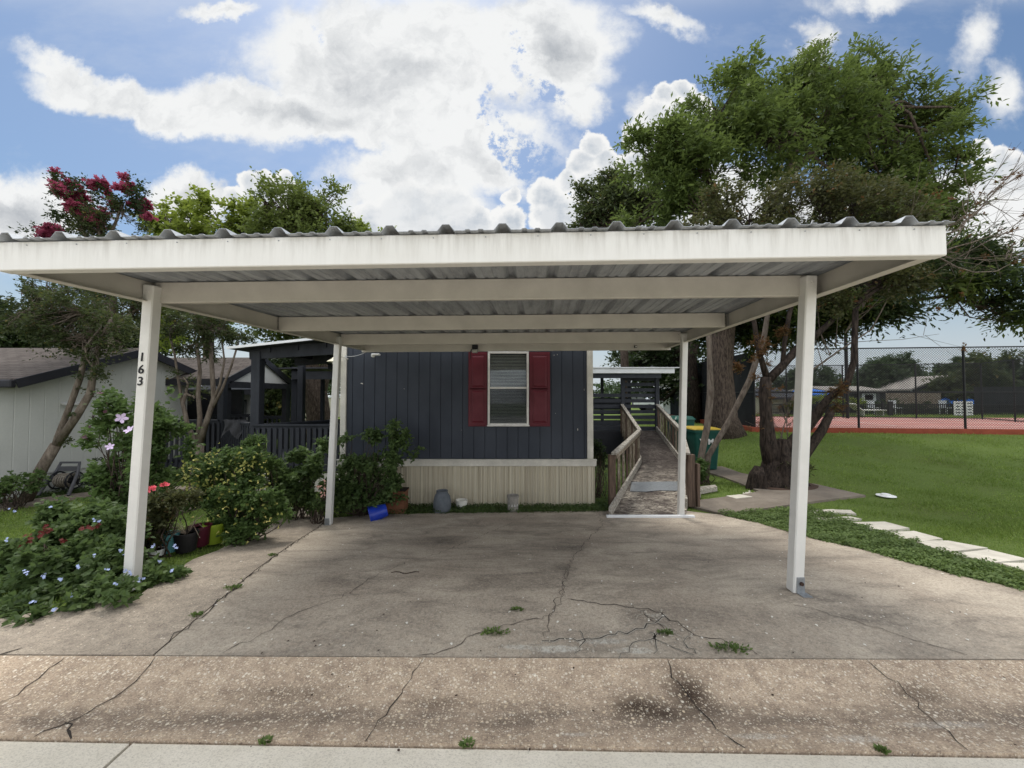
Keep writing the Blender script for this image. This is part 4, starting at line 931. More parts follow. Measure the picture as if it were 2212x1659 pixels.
# ================================================================== TREES
def tree(name, label, base, stems, blobs, leaf, bark='bark', ncl=600, per=28, csz=.35, lsz=.14, group=None, tmpl=LEAF, extra=None, limbs=True, r0=.2, twigs=.35, droop=.25, shell=2.6, elong=1.6, up=.8, cat='tree', nside=8):
    """stems: list of (points, radii); blobs as from B()"""
    t_ = thing(name, label, cat, base, group)
    m = MB()
    for pts, rad in stems: m.tube(pts, rad, nside, jit=.05)
    m.build('trunk', bark, t_, smooth=True)
    cl, lo = foliage('crown', blobs, ncl, per, csz, lsz, leaf, t_, tmpl, droop, shell, elong, up=up)
    ends = [np.array(s[0][-1], float) for s in stems]; er = [s[1][-1] for s in stems]
    m = MB()
    if limbs:
        for (c, r) in blobs:
            c = np.array(c); i = int(np.argmin([np.linalg.norm(c-e) for e in ends])); e = ends[i]
            if np.linalg.norm(c-e) < .15: continue
            m.tube(wob(e, c, 6, .06*np.linalg.norm(c-e)), list(np.linspace(er[i]*.85, er[i]*.25+.006, 7)), 6)
            sel = [q for q in cl if np.linalg.norm((q-c)/np.array(r)) < 1.25]; random.shuffle(sel)
            for q in sel[:int(len(sel)*twigs)]:
                s0 = e+(c-e)*random.uniform(.55, 1.0); m.tube(wob(s0, q, 3, .06*np.linalg.norm(q-s0)), [er[i]*.18+.004, er[i]*.12+.003, er[i]*.07+.002, .002+er[i]*.03], 4, cap=False)
        if m.v: m.build('branches', bark, t_, smooth=True)
    if extra:
        for (bl, lf, nc, pr, cs, ls, nm, tp) in [(e_[0][k_:k_+1], e_[1], max(1, e_[2]//len(e_[0])), *e_[3:]) for e_ in extra for k_ in range(len(e_[0])) if e_[6] in ('shoots', 'side_sprigs')]+[e_ for e_ in extra if e_[6] not in ('shoots', 'side_sprigs')]: foliage(nm, bl, nc, pr, cs, ls, lf, t_, tp, droop, shell, elong, up=up)
    return t_
def pts(Y, *L):
    out = []
    for i, q in enumerate(L): out.append(P(q[0], q[1], Y if len(q) < 3 else q[2]))
    return out
Yb = 13.7
# big tree beyond the photinia
bt = [B(px, py, r, Y, ry) for px, py, r, ry, Y in (
    (1690, 225, 105, 85, 14.5), (1735, 150, 45, 50, 14), (1840, 225, 105, 75, 15), (1900, 170, 35, 35, 15), (1600, 190, 45, 40, 14), (1560, 240, 90, 80, 13.5), (1650, 300, 110, 90, 13), (1780, 300, 120, 100, 14), (1910, 260, 85, 80, 15),
    (1930, 350, 90, 70, 14), (2010, 270, 55, 40, 14.5), (2080, 220, 35, 25, 14), (1470, 330, 75, 65, 13), (1390, 340, 60, 45, 13.5), (1530, 380, 90, 60, 13), (1860, 420, 90, 60, 13), (1960, 420, 70, 50, 13.5), (2060, 380, 50, 40, 14),
    (1450, 400, 75, 60, 13), (1500, 310, 60, 50, 13.4), (1500, 450, 70, 40, 13), (2000, 340, 75, 55, 14), (2050, 450, 65, 45, 13.4), (1930, 480, 80, 45, 13), (1400, 470, 60, 35, 13.2), (1850, 540, 90, 60, 12.5), (1950, 610, 95, 60, 12), (2060, 570, 85, 60, 12), (2150, 600, 60, 70, 12), (1830, 650, 70, 50, 12), (1900, 690, 60, 35, 12), (2160, 680, 45, 30, 12.3), (1600, 620, 110, 60, 13.5), (1720, 650, 80, 50, 13), (1500, 700, 60, 60, 15), (1570, 700, 50, 50, 14.6), (1660, 710, 55, 45, 14.2), (1740, 700, 60, 45, 13.6), (1800, 700, 40, 40, 13), (1620, 660, 60, 50, 14.4))]
g0 = P(1562, 945, Yb); g0[2] = T(g0[0], Yb)-.1
trunk = [g0, P(1560, 900, Yb), P(1556, 800, Yb), P(1562, 700, Yb), P(1585, 600, Yb), P(1610, 520, Yb)]
stems = [(trunk, [.85, .50, .41, .40, .36, .28]), (pts(Yb, (1585, 600), (1640, 500), (1690, 400), (1730, 300)), [.24, .2, .15, .1]), (pts(Yb, (1562, 700), (1650, 640, 13.3), (1760, 610, 12.8), (1880, 590, 12.3)), [.26, .2, .16, .1]),
         (pts(Yb, (1590, 560), (1560, 470), (1530, 390), (1500, 330)), [.2, .16, .12, .08]), (pts(Yb, (1700, 380), (1790, 300), (1870, 230)), [.14, .1, .07])]
tree('pecan_tree', 'tall spreading green tree with a thick trunk beside the court fence', g0, stems, bt, 'leaf_big', 'bark', ncl=2700, per=32, csz=.36, lsz=.235, tmpl=LONG, r0=.3, twigs=.45, shell=2.0, elong=2.2, extra=[(bt[25:33]+bt[-6:], 'leaf_dark', 1000, 34, .42, .19, 'shaded_foliage', LONG), ([bt[1], bt[4], bt[10], bt[11]], 'leaf_pear', 60, 26, .25, .17, 'sprigs', LONG)])  # lower crown sprays use darker leaves, so shade is painted into their colour
# lower green trees left of it, behind
b2 = [B(*q) for q in ((1290, 440, 60, 19), (1250, 470, 38, 19), (1350, 420, 60, 18), (1400, 450, 60, 18), (1330, 480, 70, 18), (1430, 400, 40, 18))]
g = np.array([X(1350, 18.5), 18.5, GZ0]); tree('green_tree', 'lower rounded green tree rising left of the tall spreading tree', g, [([g, g+[0, 0, 3], P(1340, 520, 18.5)], [.25, .2, .15])], b2, 'leaf_crepe', ncl=420, per=26, csz=.45, lsz=.22)
b3 = [B(*q) for q in ((1370, 790, 55, 24), (1440, 800, 60, 24), (1400, 760, 50, 25), (1470, 760, 60, 22), (1500, 800, 50, 20), (1340, 770, 25, 26), (1450, 850, 40, 24), (1400, 830, 50, 26))]
g = np.array([X(1498, 19), 19, -.2]); tree('shade_tree', 'dark green tree with brown trunk behind the slatted porch', g, [([g, P(1500, 850, 19), P(1492, 780, 19), P(1500, 740, 19)], [.42, .3, .27, .2])], b3, 'leaf_dark', 'bark_dark', ncl=560, per=26, csz=.5, lsz=.24)
# photinia (multi stemmed, scaly base) right of the path
YH = 8.3
gp_ = np.array([X(1685, YH), YH, -.42]); gp_[2] = float(T(gp_[0], YH))-.05
stems = [([gp_, P(1660, 960, YH), P(1655, 900, YH), P(1652, 850, YH), P(1656, 815, YH)], [.30, .17, .115, .115, .11]),
         (pts(YH, (1656, 825), (1690, 790), (1730, 745), (1758, 728), (1800, 690)), [.10, .085, .075, .07, .05]),
         (pts(YH, (1670, 1010), (1710, 960), (1760, 900), (1790, 860, 8), (1830, 830, 7.9), (1845, 780, 7.9), (1848, 660, 7.9)), [.17, .14, .11, .075, .065, .06, .05]),
         (pts(YH, (1690, 1030), (1735, 985), (1775, 930), (1800, 880)), [.15, .11, .09, .07]),
         (pts(YH, (1656, 815), (1640, 760), (1628, 690), (1622, 600)), [.07, .05, .045, .035]), (pts(YH, (1690, 792), (1695, 740), (1705, 680), (1722, 610)), [.05, .045, .045, .035]), (pts(YH, (1730, 745), (1738, 690), (1750, 600)), [.03, .025, .02])]
bp = [B(*q) for q in ((1700, 430, 75, 8.3), (1780, 400, 70, 8.4), (1620, 460, 75, 8.2), (1540, 470, 55, 8.2), (1850, 440, 80, 8.4), (1700, 520, 80, 8.3), (1820, 520, 90, 8.2), (1930, 510, 75, 8.1), (1900, 590, 70, 7.9), (1985, 600, 55, 7.8), (1810, 610, 70, 8.0), (1640, 600, 50, 8.6), (1960, 450, 45, 8.2))]
ph = tree('photinia_tree', 'bronze green multi stemmed tree with scaly trunk beside the path', gp_, stems, bp, 'leaf_brown', 'bark_dark', ncl=720, per=30, csz=.2, lsz=.092, twigs=.4, shell=2.2,
          extra=[([B(1640, 740, 12, YH, 50), B(1645, 820, 12, YH, 30), B(1660, 880, 14, YH, 40), B(1690, 720, 10, YH), B(1600, 800, 8, YH, 14), B(1648, 780, 20, 8.2, 20), B(1815, 840, 22, 7.9), B(1800, 870, 18, 7.9)], 'leaf_red', 190, 12, .09, .07, 'shoots', LONG), ([B(1728, 1020, 26, 8.1, 34), B(1715, 1045, 28, 8.0, 20), B(1690, 1000, 14, 8.1), B(1705, 870, 12, 8.2, 12)], 'leaf_brown', 70, 16, .07, .075, 'sucker_leaves', LONG)])
m = MB()
for i in range(11):
    a = i*.57+random.uniform(-.2, .2); d = np.array([math.cos(a), math.sin(a), 0]); r_ = random.uniform(.5, 1)
    m.tube([gp_+d*.46*r_+[0, 0, -.05], gp_+d*.36*r_+[0, 0, .12], gp_+d*.24+[0, 0, random.uniform(.35, .7)], gp_+d*.12+[0, 0, 1.0]], [.16, .15, .11, .05], 8, jit=.18)
q = P(1636, 1012, 8.1); m.tube([[q[0], q[1], gp_[2]-.05], q+np.array([0, 0, -.12]), q+np.array([.05, .03, .03])], [.2, .15, .08], 9, jit=.3); m.build('root_flare', 'bark_dark', ph)
# bare twigs far right of the same tree group
def twig_tree(name, label, base, start, tips, mat, r=.03, leafm=None, group=None):
    t_ = thing(name, label, 'tree', base, group); m = MB(); ends = []
    for (st_, en) in tips:
        L_ = np.linalg.norm(np.array(en)-np.array(st_)); m.tube(wob(st_, en, 6, .05*L_), list(np.linspace(r, r*.3, 7)), 5)
        for k_ in range(16):
            t = random.uniform(.3, 1); s_ = np.array(st_)+(np.array(en)-np.array(st_))*t; d = np.array(en)-np.array(st_); d = d/np.linalg.norm(d)+RS.randn(3)*.7+[0, 0, .3]; e_ = s_+d*L_*random.uniform(.12, .3); m.tube(wob(s_, e_, 3, .04*L_*.2), [r*.35, r*.25, r*.2, r*.12], 4, cap=False)
            for z_ in range(3): e2 = e_+RS.randn(3)*.12*L_*.6+d*.05; s2 = s_+(e_-s_)*random.uniform(.4, .9); m.tube([s2, e2], [r*.16, r*.08], 3, cap=False); ends.append(e2)
    m.build('branches', mat, t_, smooth=True)
    if leafm: foliage('leaves', [(e, (.05, .05, .05)) for e in ends[::3]], len(ends)//3, 3, .05, .06, leafm, t_, LEAF)
    return t_
Yt = 8.6; q0 = P(1905, 560, Yt)
gt = np.array([X(1905, Yt), Yt, 0.])
tips = [(P(1920, 560, Yt), P(2150, 430, Yt)), (P(1930, 580, Yt), P(2190, 500, Yt)), (P(2020, 520, Yt), P(2180, 380, Yt)), (P(1960, 560, Yt), P(2200, 560, Yt)), (P(1700, 900, Yt), P(1930, 570, Yt))]
gt = np.array([X(1700, Yt), Yt, float(T(X(1700, Yt), Yt))]); tips.append((gt, P(1700, 900, Yt)))
twig_tree('crepe_myrtle', 'half bare tree with reddish grey twigs reaching out right of the carport roof', gt, None, tips, 'bark_crepe', .028, 'leaf_red')
# slim bare stems behind the ramp
g = np.array([X(1508, 9.0), 9.0, GZ0]); st_ = [([g, P(1515, 985, 9), P(1528, 920, 9), P(1535, 850, 9), P(1533, 780, 9), P(1530, 690, 9), P(1515, 600, 9)], [.10, .075, .075, .085, .06, .06, .03]),
    ([g+[.12, 0, 0], P(1530, 985, 9), P(1580, 900, 9), P(1620, 820, 9), P(1650, 730, 9), P(1664, 640, 9)], [.09, .065, .06, .065, .06, .04])]
tree('crepe_myrtle', 'two slim pale stems leaning apart just behind the ramp, in front of the green bin', g, st_, [B(*q) for q in ((1500, 560, 50, 9), (1580, 540, 60, 9), (1660, 560, 50, 9))], 'leaf_crepe', 'bark_crepe', ncl=200, per=24, csz=.2, lsz=.08)
# ---- left side trees
YA = 7.25
g = np.array([X(58, YA), YA, GZ0-.05]); stA = [([g, P(92, 1010, YA), P(122, 960, YA)], [.105, .085, .08]), (pts(YA, (120, 965), (124, 945), (150, 880), (172, 820), (190, 750), (215, 690)), [.06, .048, .045, .045, .036, .025]),
    (pts(YA, (122, 962), (165, 900), (195, 850), (205, 790), (215, 735), (240, 690)), [.07, .062, .056, .046, .036, .025]), (pts(YA, (190, 750), (140, 690), (90, 660)), [.03, .02, .015])]
bA = [B(*q) for q in ((60, 670, 50, 7.0), (110, 700, 60, 7.1), (170, 670, 60, 7.2), (100, 630, 45, 7.4), (200, 730, 50, 7.2), (240, 700, 45, 7.2), (30, 690, 25, 7), (160, 750, 35, 7.1), (270, 750, 30, 7.3), (150, 630, 50, 7.6), (40, 630, 30, 7.6), (205, 800, 18, 7.1))]
tree('crepe_myrtle', 'leaning twin stemmed tree in front of the pale neighbouring wall', g, stA, bA, 'leaf_crepe', 'bark_crepe', ncl=750, per=20, csz=.12, lsz=.058, twigs=.4,
     extra=[([B(190, 840, 16, YA, 10), B(170, 895, 14, YA, 8), B(148, 960, 8, YA), B(185, 815, 22, YA, 12)], 'leaf_crepe', 26, 14, .07, .055, 'side_sprigs', LEAF)])
YB = 9.2
g = np.array([X(250, YB), YB, GZ0]); stB = [([g, P(248, 900, YB), P(247, 800, YB), P(245, 700, YB), P(240, 620, YB), P(225, 530, YB)], [.13, .115, .11, .10, .08, .05]), (pts(YB, (246, 720), (280, 680), (300, 640), (300, 560)), [.06, .05, .045, .03]), (pts(YB, (255, 880), (262, 800), (262, 760), (256, 700)), [.05, .045, .04, .03]),
    (pts(YB, (240, 620), (200, 540), (165, 470)), [.05, .04, .025]), (pts(YB, (225, 540), (250, 480), (265, 440)), [.04, .03, .02])]
bB = [B(*q) for q in ((260, 680, 45, YB), (300, 650, 50, YB), (230, 640, 50, YB), (190, 640, 40, YB), (330, 660, 30, YB), (170, 500, 50, YB), (220, 490, 45, YB), (265, 470, 40, YB))]
mg = [B(*q, YB) for q in ((140, 405, 30), (165, 430, 40), (195, 440, 40), (150, 450, 35), (265, 420, 38), (290, 430, 30), (240, 430, 25), (85, 505, 28), (110, 500, 25), (210, 475, 30), (300, 460, 18), (130, 385, 14))]
tree('crepe_myrtle', 'tall tree topped with magenta blossom above the left end of the carport roof', g, stB, bB, 'leaf_crepe', 'bark_crepe', ncl=420, per=20, csz=.15, lsz=.075, twigs=.4,
     extra=[(mg, 'leaf_magenta', 150, 22, .10, .06, 'blossom', FLW), (mg, 'leaf_dark', 170, 16, .14, .075, 'upper_leaves', LEAF)])
YC = 8.55
g = np.array([X(428, YC), YC, GZ0]); stC = [([g, P(428, 960, YC)], [.13, .11]), (pts(YC, (428, 965), (405, 920), (395, 870), (402, 850)), [.06, .045, .04, .035]), (pts(YC, (395, 880), (385, 820), (378, 770), (368, 730)), [.03, .025, .022, .02]),
    (pts(YC, (428, 962), (432, 900), (428, 850), (432, 800), (425, 740)), [.06, .045, .045, .035, .03]), (pts(YC, (430, 960), (450, 900), (462, 860), (458, 800), (455, 740)), [.07, .055, .05, .045, .035]), (pts(YC, (460, 880), (480, 840), (500, 790), (515, 740)), [.035, .03, .022, .018]), (pts(YC, (455, 880), (475, 830), (485, 780), (480, 740)), [.03, .026, .02, .016])]
bC = [B(*q) for q in ((380, 700, 35, YC), (430, 690, 50, YC), (480, 710, 45, YC), (520, 730, 30, YC), (360, 740, 22, YC), (440, 740, 40, YC), (410, 660, 40, 8.8), (480, 670, 45, 8.8), (395, 815, 18, YC), (420, 860, 14, YC), (400, 750, 25, YC))]
tree('crepe_myrtle', 'many stemmed small tree in front of the dark porch railing', g, stC, bC, 'leaf_crepe', 'bark_crepe', ncl=560, per=18, csz=.12, lsz=.062, twigs=.4)
# pear and background trees on the left
YD = 17.0
g = np.array([X(690, YD), YD, GZ0]); bD = [B(*q) for q in ((620, 450, 60, YD), (690, 440, 55, YD), (730, 480, 40, YD), (600, 500, 60, YD), (570, 430, 35, YD), (670, 520, 80, YD), (750, 510, 25, YD), (700, 700, 60, 15), (640, 690, 60, 16), (560, 700, 60, 16))]
tree('broadleaf_tree', 'grey green broadleaf tree with a thick forked trunk behind the front porch', g, [([g, P(688, 900, YD), P(680, 840, YD), P(676, 770, YD), P(665, 640, YD), P(660, 540, YD)], [.62, .52, .5, .42, .3, .2]), (pts(YD, (684, 880), (702, 800), (715, 740)), [.3, .26, .2])], bD, 'leaf_pear', 'bark', ncl=720, per=26, csz=.42, lsz=.19)
g = np.array([X(450, 19), 19, GZ0]); bE = [B(*q) for q in ((370, 490, 45, 19), (430, 490, 50, 19), (490, 480, 50, 18.5), (540, 490, 45, 18.5), (400, 540, 60, 19), (500, 560, 70, 19), (400, 650, 60, 19), (480, 660, 60, 19), (350, 690, 50, 19), (350, 460, 18, 19))]
tree('lime_tree', 'yellow green leafy tree showing above the carport roof left of centre', g, [([g, g+[0, 0, 3], P(450, 560, 19)], [.3, .25, .15])], bE, 'leaf_lime', 'bark', ncl=620, per=26, csz=.42, lsz=.22, tmpl=OVAL)
g = np.array([X(800, 21), 21, GZ0]); tree('young_tree', 'thin leafy treetop peeping above the carport roof near its middle', g, [([g, P(800, 700, 21), P(800, 540, 21)], [.15, .12, .08])], [B(780, 505, 22, 21), B(815, 505, 16, 21), B(840, 510, 10, 21), B(800, 560, 40, 21)], 'leaf_lime', ncl=110, per=16, csz=.35, lsz=.22, tmpl=OVAL)
for i, (px, py, r, Y, lab) in enumerate(((60, 720, 60, 26, 'hazy dark tree beyond the neighbouring shingle roof, far left'), (210, 715, 55, 28, 'dark green tree beyond the shingle roof behind the magenta tree'), (590, 850, 60, 22, 'dark bushy tree seen through the front porch opening'), (640, 790, 60, 23, 'dark tree filling the view under the porch roof'), (330, 720, 50, 30, 'dark tree between the house number post and the porch'), (-80, 700, 90, 24, 'tree beyond the shingle roof at the left edge'))):
    g = np.array([X(px, Y), Y, GZ0]); tree('background_tree', lab, g, [([g, P(px, py+40, Y), P(px, py, Y)], [.3, .25, .15])], [B(px, py, r, Y), B(px-r*.8, py+15, r*.6, Y), B(px+r*.8, py+10, r*.6, Y), B(px, py+r*.8, r*.8, Y)], 'leaf_dark' if i != 2 else 'leaf_crepe', ncl=300, per=22, csz=.55, lsz=.28, limbs=False, group='trees beyond the houses on the left')
# trees beyond the court
FT = (('rounded dark tree behind the far court fence, left of the grey gable', 1910, 830, 48, 46, 36), ('broad tree in front of the grey gable house', 1850, 850, 40, 36, 38), ('tree whose crown tops the others beyond the court', 1930, 800, 40, 36, 42), ('leafy tree right of the grey gable beyond the court', 2010, 850, 30, 28, 44),
      ('light olive tree behind the blue umbrella', 2100, 830, 55, 48, 30), ('tall olive tree near the right edge beyond the court', 2160, 820, 60, 55, 34), ('low tree beyond the court between the two posts', 1730, 830, 42, 32, 45), ('pale green tree behind the tan pool house', 1780, 835, 45, 38, 48), ('far tree at the right edge behind the dark fence screen', 2230, 830, 55, 50, 32), ('distant dark tree on the right horizon', 2060, 800, 30, 25, 60))
for lab, px, py, rx_p, ry_p, Y in FT:
    g = np.array([X(px, Y), Y, .1]); bl = [B(px+dx*rx_p, py+dy*ry_p, rx_p*.62, Y, ry_p*.66) for dx, dy in ((0, -.45), (-.5, 0), (.5, .05), (0, .3), (-.75, .35), (.75, .4))]
    tree('background_tree', lab, g, [([g, P(px, py+ry_p*.4, Y)], [.35, .2])], bl, 'leaf_fence' if px not in (2100, 2160) else 'leaf_crepe', ncl=480, per=24, csz=.5, lsz=.33, limbs=False, group='trees beyond the tennis court')
# distant woods all round the horizon
wb = []
for i in range(60):
    a = -1.25+2.5*i/59; Rr = 85+random.uniform(-8, 15); wb.append((np.array([math.sin(a)*Rr, math.cos(a)*Rr, 1.5]), (6, 4, random.uniform(2.5, 4.2))))
_, o = foliage('distant_woods', wb, 2600, 12, 1.4, .95, 'leaf_fence', None, LEAF, origin=(0, 80, 0)); tag(o, 'distant belt of dark green trees along the horizon', 'woods', kind='stuff')
# ================================================================== BUSHES
def bush(name, label, blobs, leaf, ncl, per, csz, lsz, tmpl=OVAL, base=None, stems=10, flowers=(), cat='bush', group=None, droop=.1, shell=1.8, elong=1.4, up=.7):
    c0_ = np.mean([b[0] for b in blobs], 0) if base is None else np.array(base, float)
    gz_ = float(T(c0_[0], c0_[1])); t_ = thing(name, label, cat, (c0_[0], c0_[1], gz_), group)
    keep = lambda p: p[:, 2] > T(p[:, 0], p[:, 1])-.01
    cl, o = foliage('foliage', blobs, ncl, per, csz, lsz, leaf, t_, tmpl, droop, shell, elong, keep=keep, up=up)
    m = MB(); sel = cl[RS.permutation(len(cl))[:stems*3]]
    for q in sel:
        b_ = np.array([c0_[0]+random.gauss(0, .08), c0_[1]+random.gauss(0, .06), gz_-.02]); m.tube(wob(b_, q, 4, .04), [.009, .007, .006, .004, .002], 4, cap=False)
    m.build('stems', 'bark', t_)
    for fl in flowers:
        (nm, mt, L, s_, tp) = fl; groups = [np.array(L, float)] if nm.endswith('leaves') or nm == 'trumpet_flowers' else [np.atleast_2d(np.array(q, float)) for q in L]
        for Pn in groups:
            n = len(Pn); view = np.array([0, 0, CAMZ])-Pn; view /= np.linalg.norm(view, axis=1, keepdims=True)
            nn = view*.6+RS.randn(n, 3)*.4+[0, 0, .35]; d = np.cross(nn, rdir(n)); o_ = instmesh(nm, tp, Pn, frames(d, nn), np.full(n, s_)*(.8+.4*RS.rand(n)), mt, t_)
            if len(groups) == 1: o_['kind'] = 'stuff'
    return t_, cl
def fpts(L, Y, n=1, sp=6): return [[P(px+random.gauss(0, sp)*(n > 1), py+random.gauss(0, sp)*(n > 1), (Y(px, py) if callable(Y) else Y)+random.uniform(-.04, .04)) for _ in range(n)] for px, py in L]
# rose of sharon, in front of the neighbour's wall
YR = 4.9
b = [B(px, py, r, YR+dy, ry) for px, py, r, ry, dy in ((300, 960, 60, 70, 0), (250, 1000, 45, 60, .1), (340, 1010, 45, 70, 0), (280, 1080, 55, 60, 0), (330, 1090, 50, 50, -.1), (255, 905, 42, 42, 0), (235, 862, 24, 26, 0), (210, 960, 14, 40, .1), (330, 890, 12, 55, .2), (372, 915, 12, 55, .2), (395, 960, 12, 40, .2), (352, 880, 9, 40, .2), (240, 1060, 35, 50, 0), (300, 1140, 60, 40, -.2))]
bush('rose_of_sharon', 'tall loose shrub with pale lilac flowers behind the numbered post', b, 'leaf_bright', 540, 18, .09, .066, stems=30, base=(X(290, YR), YR, 0), shell=1.6, flowers=[('lilac_flower', 'petal_lilac', [P(262, 903, 4.45), P(238, 965, 4.45), P(280, 929, 4.45)], .05, FLW), ('wilted_bloom', 'petal_dark', [P(183, 943, 4.7), P(187, 949, 4.7), P(192, 923, 4.7), P(200, 900, 4.7), P(228, 889, 4.7), P(181, 946, 4.72), P(230, 872, 4.7), P(216, 850, 4.75)], .028, FLW)])
# rose bush with two pink roses
YQ = 4.2
b = [B(px, py, r, YQ, ry) for px, py, r, ry in ((345, 1105, 36, 40), (322, 1150, 36, 40), (385, 1075, 26, 20), (300, 1190, 26, 30), (420, 1070, 14, 10))]
bush('rose_bush', 'thorny rose bush carrying two bright pink roses beside the numbered post', b, 'leaf_brown', 260, 16, .06, .045, base=(X(335, YQ), YQ, 0), stems=14, flowers=[('rose', 'petal_pink', [[P(qx+random.gauss(0, 2.4), qy+random.gauss(0, 2.0), 4.0) for _ in range(9)] for qx, qy in ((353, 1048), (328, 1056))], .019, flower_t(6, .4, .9))])
# foreground plumbago mound with blue flowers
def yl(px, py): return 3.2+(1300-py)/260*1.0
b = []
for px, py, r, ry in ((60, 1270, 60, 40), (130, 1230, 70, 60), (200, 1200, 70, 60), (260, 1240, 60, 60), (315, 1235, 38, 34), (350, 1258, 26, 18), (110, 1180, 50, 50), (190, 1140, 50, 50), (250, 1160, 40, 40), (60, 1210, 45, 45), (170, 1280, 80, 30), (90, 1300, 60, 20), (250, 1280, 50, 24), (140, 1120, 34, 34), (195, 1100, 30, 30), (225, 1120, 24, 24), (20, 1290, 40, 24), (282, 1262, 26, 16), (318, 1256, 18, 14), (290, 1240, 20, 20)): b.append(B(px, py, r, yl(px, py), ry))
b += [B(*q) for q in ((262, 1268, 20, 2.98, 12), (120, 1300, 70, 3.02, 16), (220, 1288, 60, 3.02, 16), (40, 1312, 50, 3.0, 15), (-40, 1300, 60, 3.1, 30))]
blu = fpts([(27, 1105), (15, 1170), (205, 1125), (215, 1128), (118, 1318), (150, 1288), (170, 1225), (95, 1243), (110, 1095), (270, 1230), (280, 1238), (282, 1195), (262, 1190), (230, 1228), (300, 1252), (310, 1250), (330, 1180), (380, 1180), (70, 1300), (205, 1200), (130, 1250), (247, 1260), (55, 1235), (345, 1215), (372, 1232)], lambda px, py: yl(px, py)-.34, 4, 2.5)
red = fpts([(100, 1138), (108, 1145), (92, 1148), (180, 1140), (195, 1140), (210, 1138), (70, 1165), (60, 1170), (85, 1160), (135, 1168), (45, 1185)], lambda px, py: yl(px, py)-.3, 4, 4)
bush('plumbago_bush', 'large leafy bush with small light blue flowers at the foot of the numbered post', b, 'leaf_bush', 1000, 24, .068, .062, base=(X(190, 3.6), 3.6, 0), stems=24, shell=1.5, flowers=[('blue_flower', 'petal_blue', blu, .0095, FLW), ('seed_head', 'petal_red', red, .016, FLW)])
# yellow trumpet bush
YY_ = 5.0
b = [B(px, py, r, YY_+dy, ry) for px, py, r, ry, dy in ((470, 1020, 55, 45, 0), (530, 1040, 60, 45, 0), (490, 1090, 65, 50, -.1), (560, 1100, 55, 50, -.1), (540, 1140, 60, 30, -.2), (450, 1060, 35, 35, 0), (600, 1110, 25, 25, -.2), (540, 1000, 35, 25, .1))]
yel = []; 
for i in range(520):
    c, r = random.choice(b[:2]+b); d = rdir(1)[0]; d[1] = -abs(d[1]); yel.append(c+d*r*np.array([1, 1, .95]))
bush('yellow_bush', 'rounded bush covered in small yellow trumpet flowers left of the joint', b, 'leaf_bright', 560, 22, .07, .055, base=(X(540, YY_), YY_, 0), stems=20, shell=1.7, flowers=[('trumpet_flowers', 'petal_yellow', yel[:90], .036, TRUMP), ('yellow_leaves', 'leaf_yellow', [q+RS.randn(3)*.05 for q in yel if q[2] > .05+random.random()*.45], .042, OVAL)])
b = [B(px, py, r, 5.9, ry) for px, py, r, ry in ((545, 960, 14, 40), (560, 990, 25, 35), (530, 990, 22, 30), (590, 1010, 22, 20))]
bush('leafy_weed', 'upright feathery plant standing behind the yellow flowered bush', b, 'leaf_bright', 150, 26, .06, .06, tmpl=LONG, base=(X(555, 5.9), 5.9, 0), stems=8)
b = [B(px, py, r, 6.2, ry) for px, py, r, ry in ((640, 1020, 40, 40), (620, 1060, 40, 30), (680, 1000, 22, 30), (655, 1070, 30, 25), (690, 960, 8, 30), (600, 1030, 25, 30))]
bush('broadleaf_shrub', 'broad leaved dark shrub between the yellow bush and the rear left post', b, 'leaf_bush', 230, 16, .08, .085, base=(X(640, 6.2), 6.2, 0), stems=12)
YK = 6.45
b = [B(px, py, r, YK, ry) for px, py, r, ry in ((770, 1010, 50, 50), (800, 1060, 60, 40), (850, 990, 30, 35), (840, 1050, 40, 40), (750, 1070, 45, 35), (860, 940, 18, 28), (700, 1085, 28, 22), (790, 940, 40, 14), (890, 970, 18, 10), (730, 1040, 20, 40), (750, 945, 25, 10), (845, 920, 10, 14), (900, 985, 12, 6))]
bush('trumpet_vine', 'dark arching vine and shrub mass against the left end of the blue house', b, 'leaf_bush', 520, 18, .085, .07, base=(X(790, YK), YK, 0), stems=26, droop=.35)
b = [B(px, py, r, 5.95, ry) for px, py, r, ry in ((695, 1060, 16, 25), (700, 1085, 22, 16), (680, 1100, 18, 12))]
bush('pink_flowered_shrub', 'small shrub with peach pink blooms left of the rear left post', b, 'leaf_bush', 60, 14, .05, .05, base=(X(692, 5.95), 5.95, 0), stems=6, flowers=[('bloom', 'petal_peach', fpts([(698, 1040), (690, 1050), (704, 1052), (690, 1062), (702, 1066), (694, 1072)], 5.8, 4, 4), .014, FLW)])
for (lab, L, Y, lf, n_, ls) in (('low dark shrub at the left edge against the neighbouring wall', ((30, 1045, 40, 30), (0, 1060, 30, 25), (70, 1040, 25, 30), (-30, 1050, 30, 30)), 6.9, 'leaf_bush', 160, .06),
                                ('small dark shrub at the base of the neighbouring wall, right of the hose reel', ((215, 1010, 14, 40), (225, 1040, 18, 25), (200, 1050, 20, 12)), 7.6, 'leaf_dark', 70, .06),
                                ('loose upright shrub in the shade beside the right corner of the blue house', ((1290, 965, 14, 30), (1298, 1000, 20, 22), (1310, 985, 14, 10)), 7.7, 'leaf_dark', 70, .055),
                                ('small bright bush beside the ramp post in front of the green bin', ((1520, 1005, 14, 20), (1515, 1020, 16, 14)), 8.7, 'leaf_bright', 60, .07),
                                ('dense ground shrub behind the garden path left of the porch', ((330, 1030, 40, 25), (400, 1020, 40, 22), (440, 1000, 30, 22), (470, 1000, 20, 16)), 6.8, 'leaf_bush', 170, .06)):
    bl = [B(px, py, r, Y, ry) for px, py, r, ry in L]; bush('shrub', lab, bl, lf, n_, 14, .07, ls, base=(bl[0][0][0], Y, 0), stems=8)
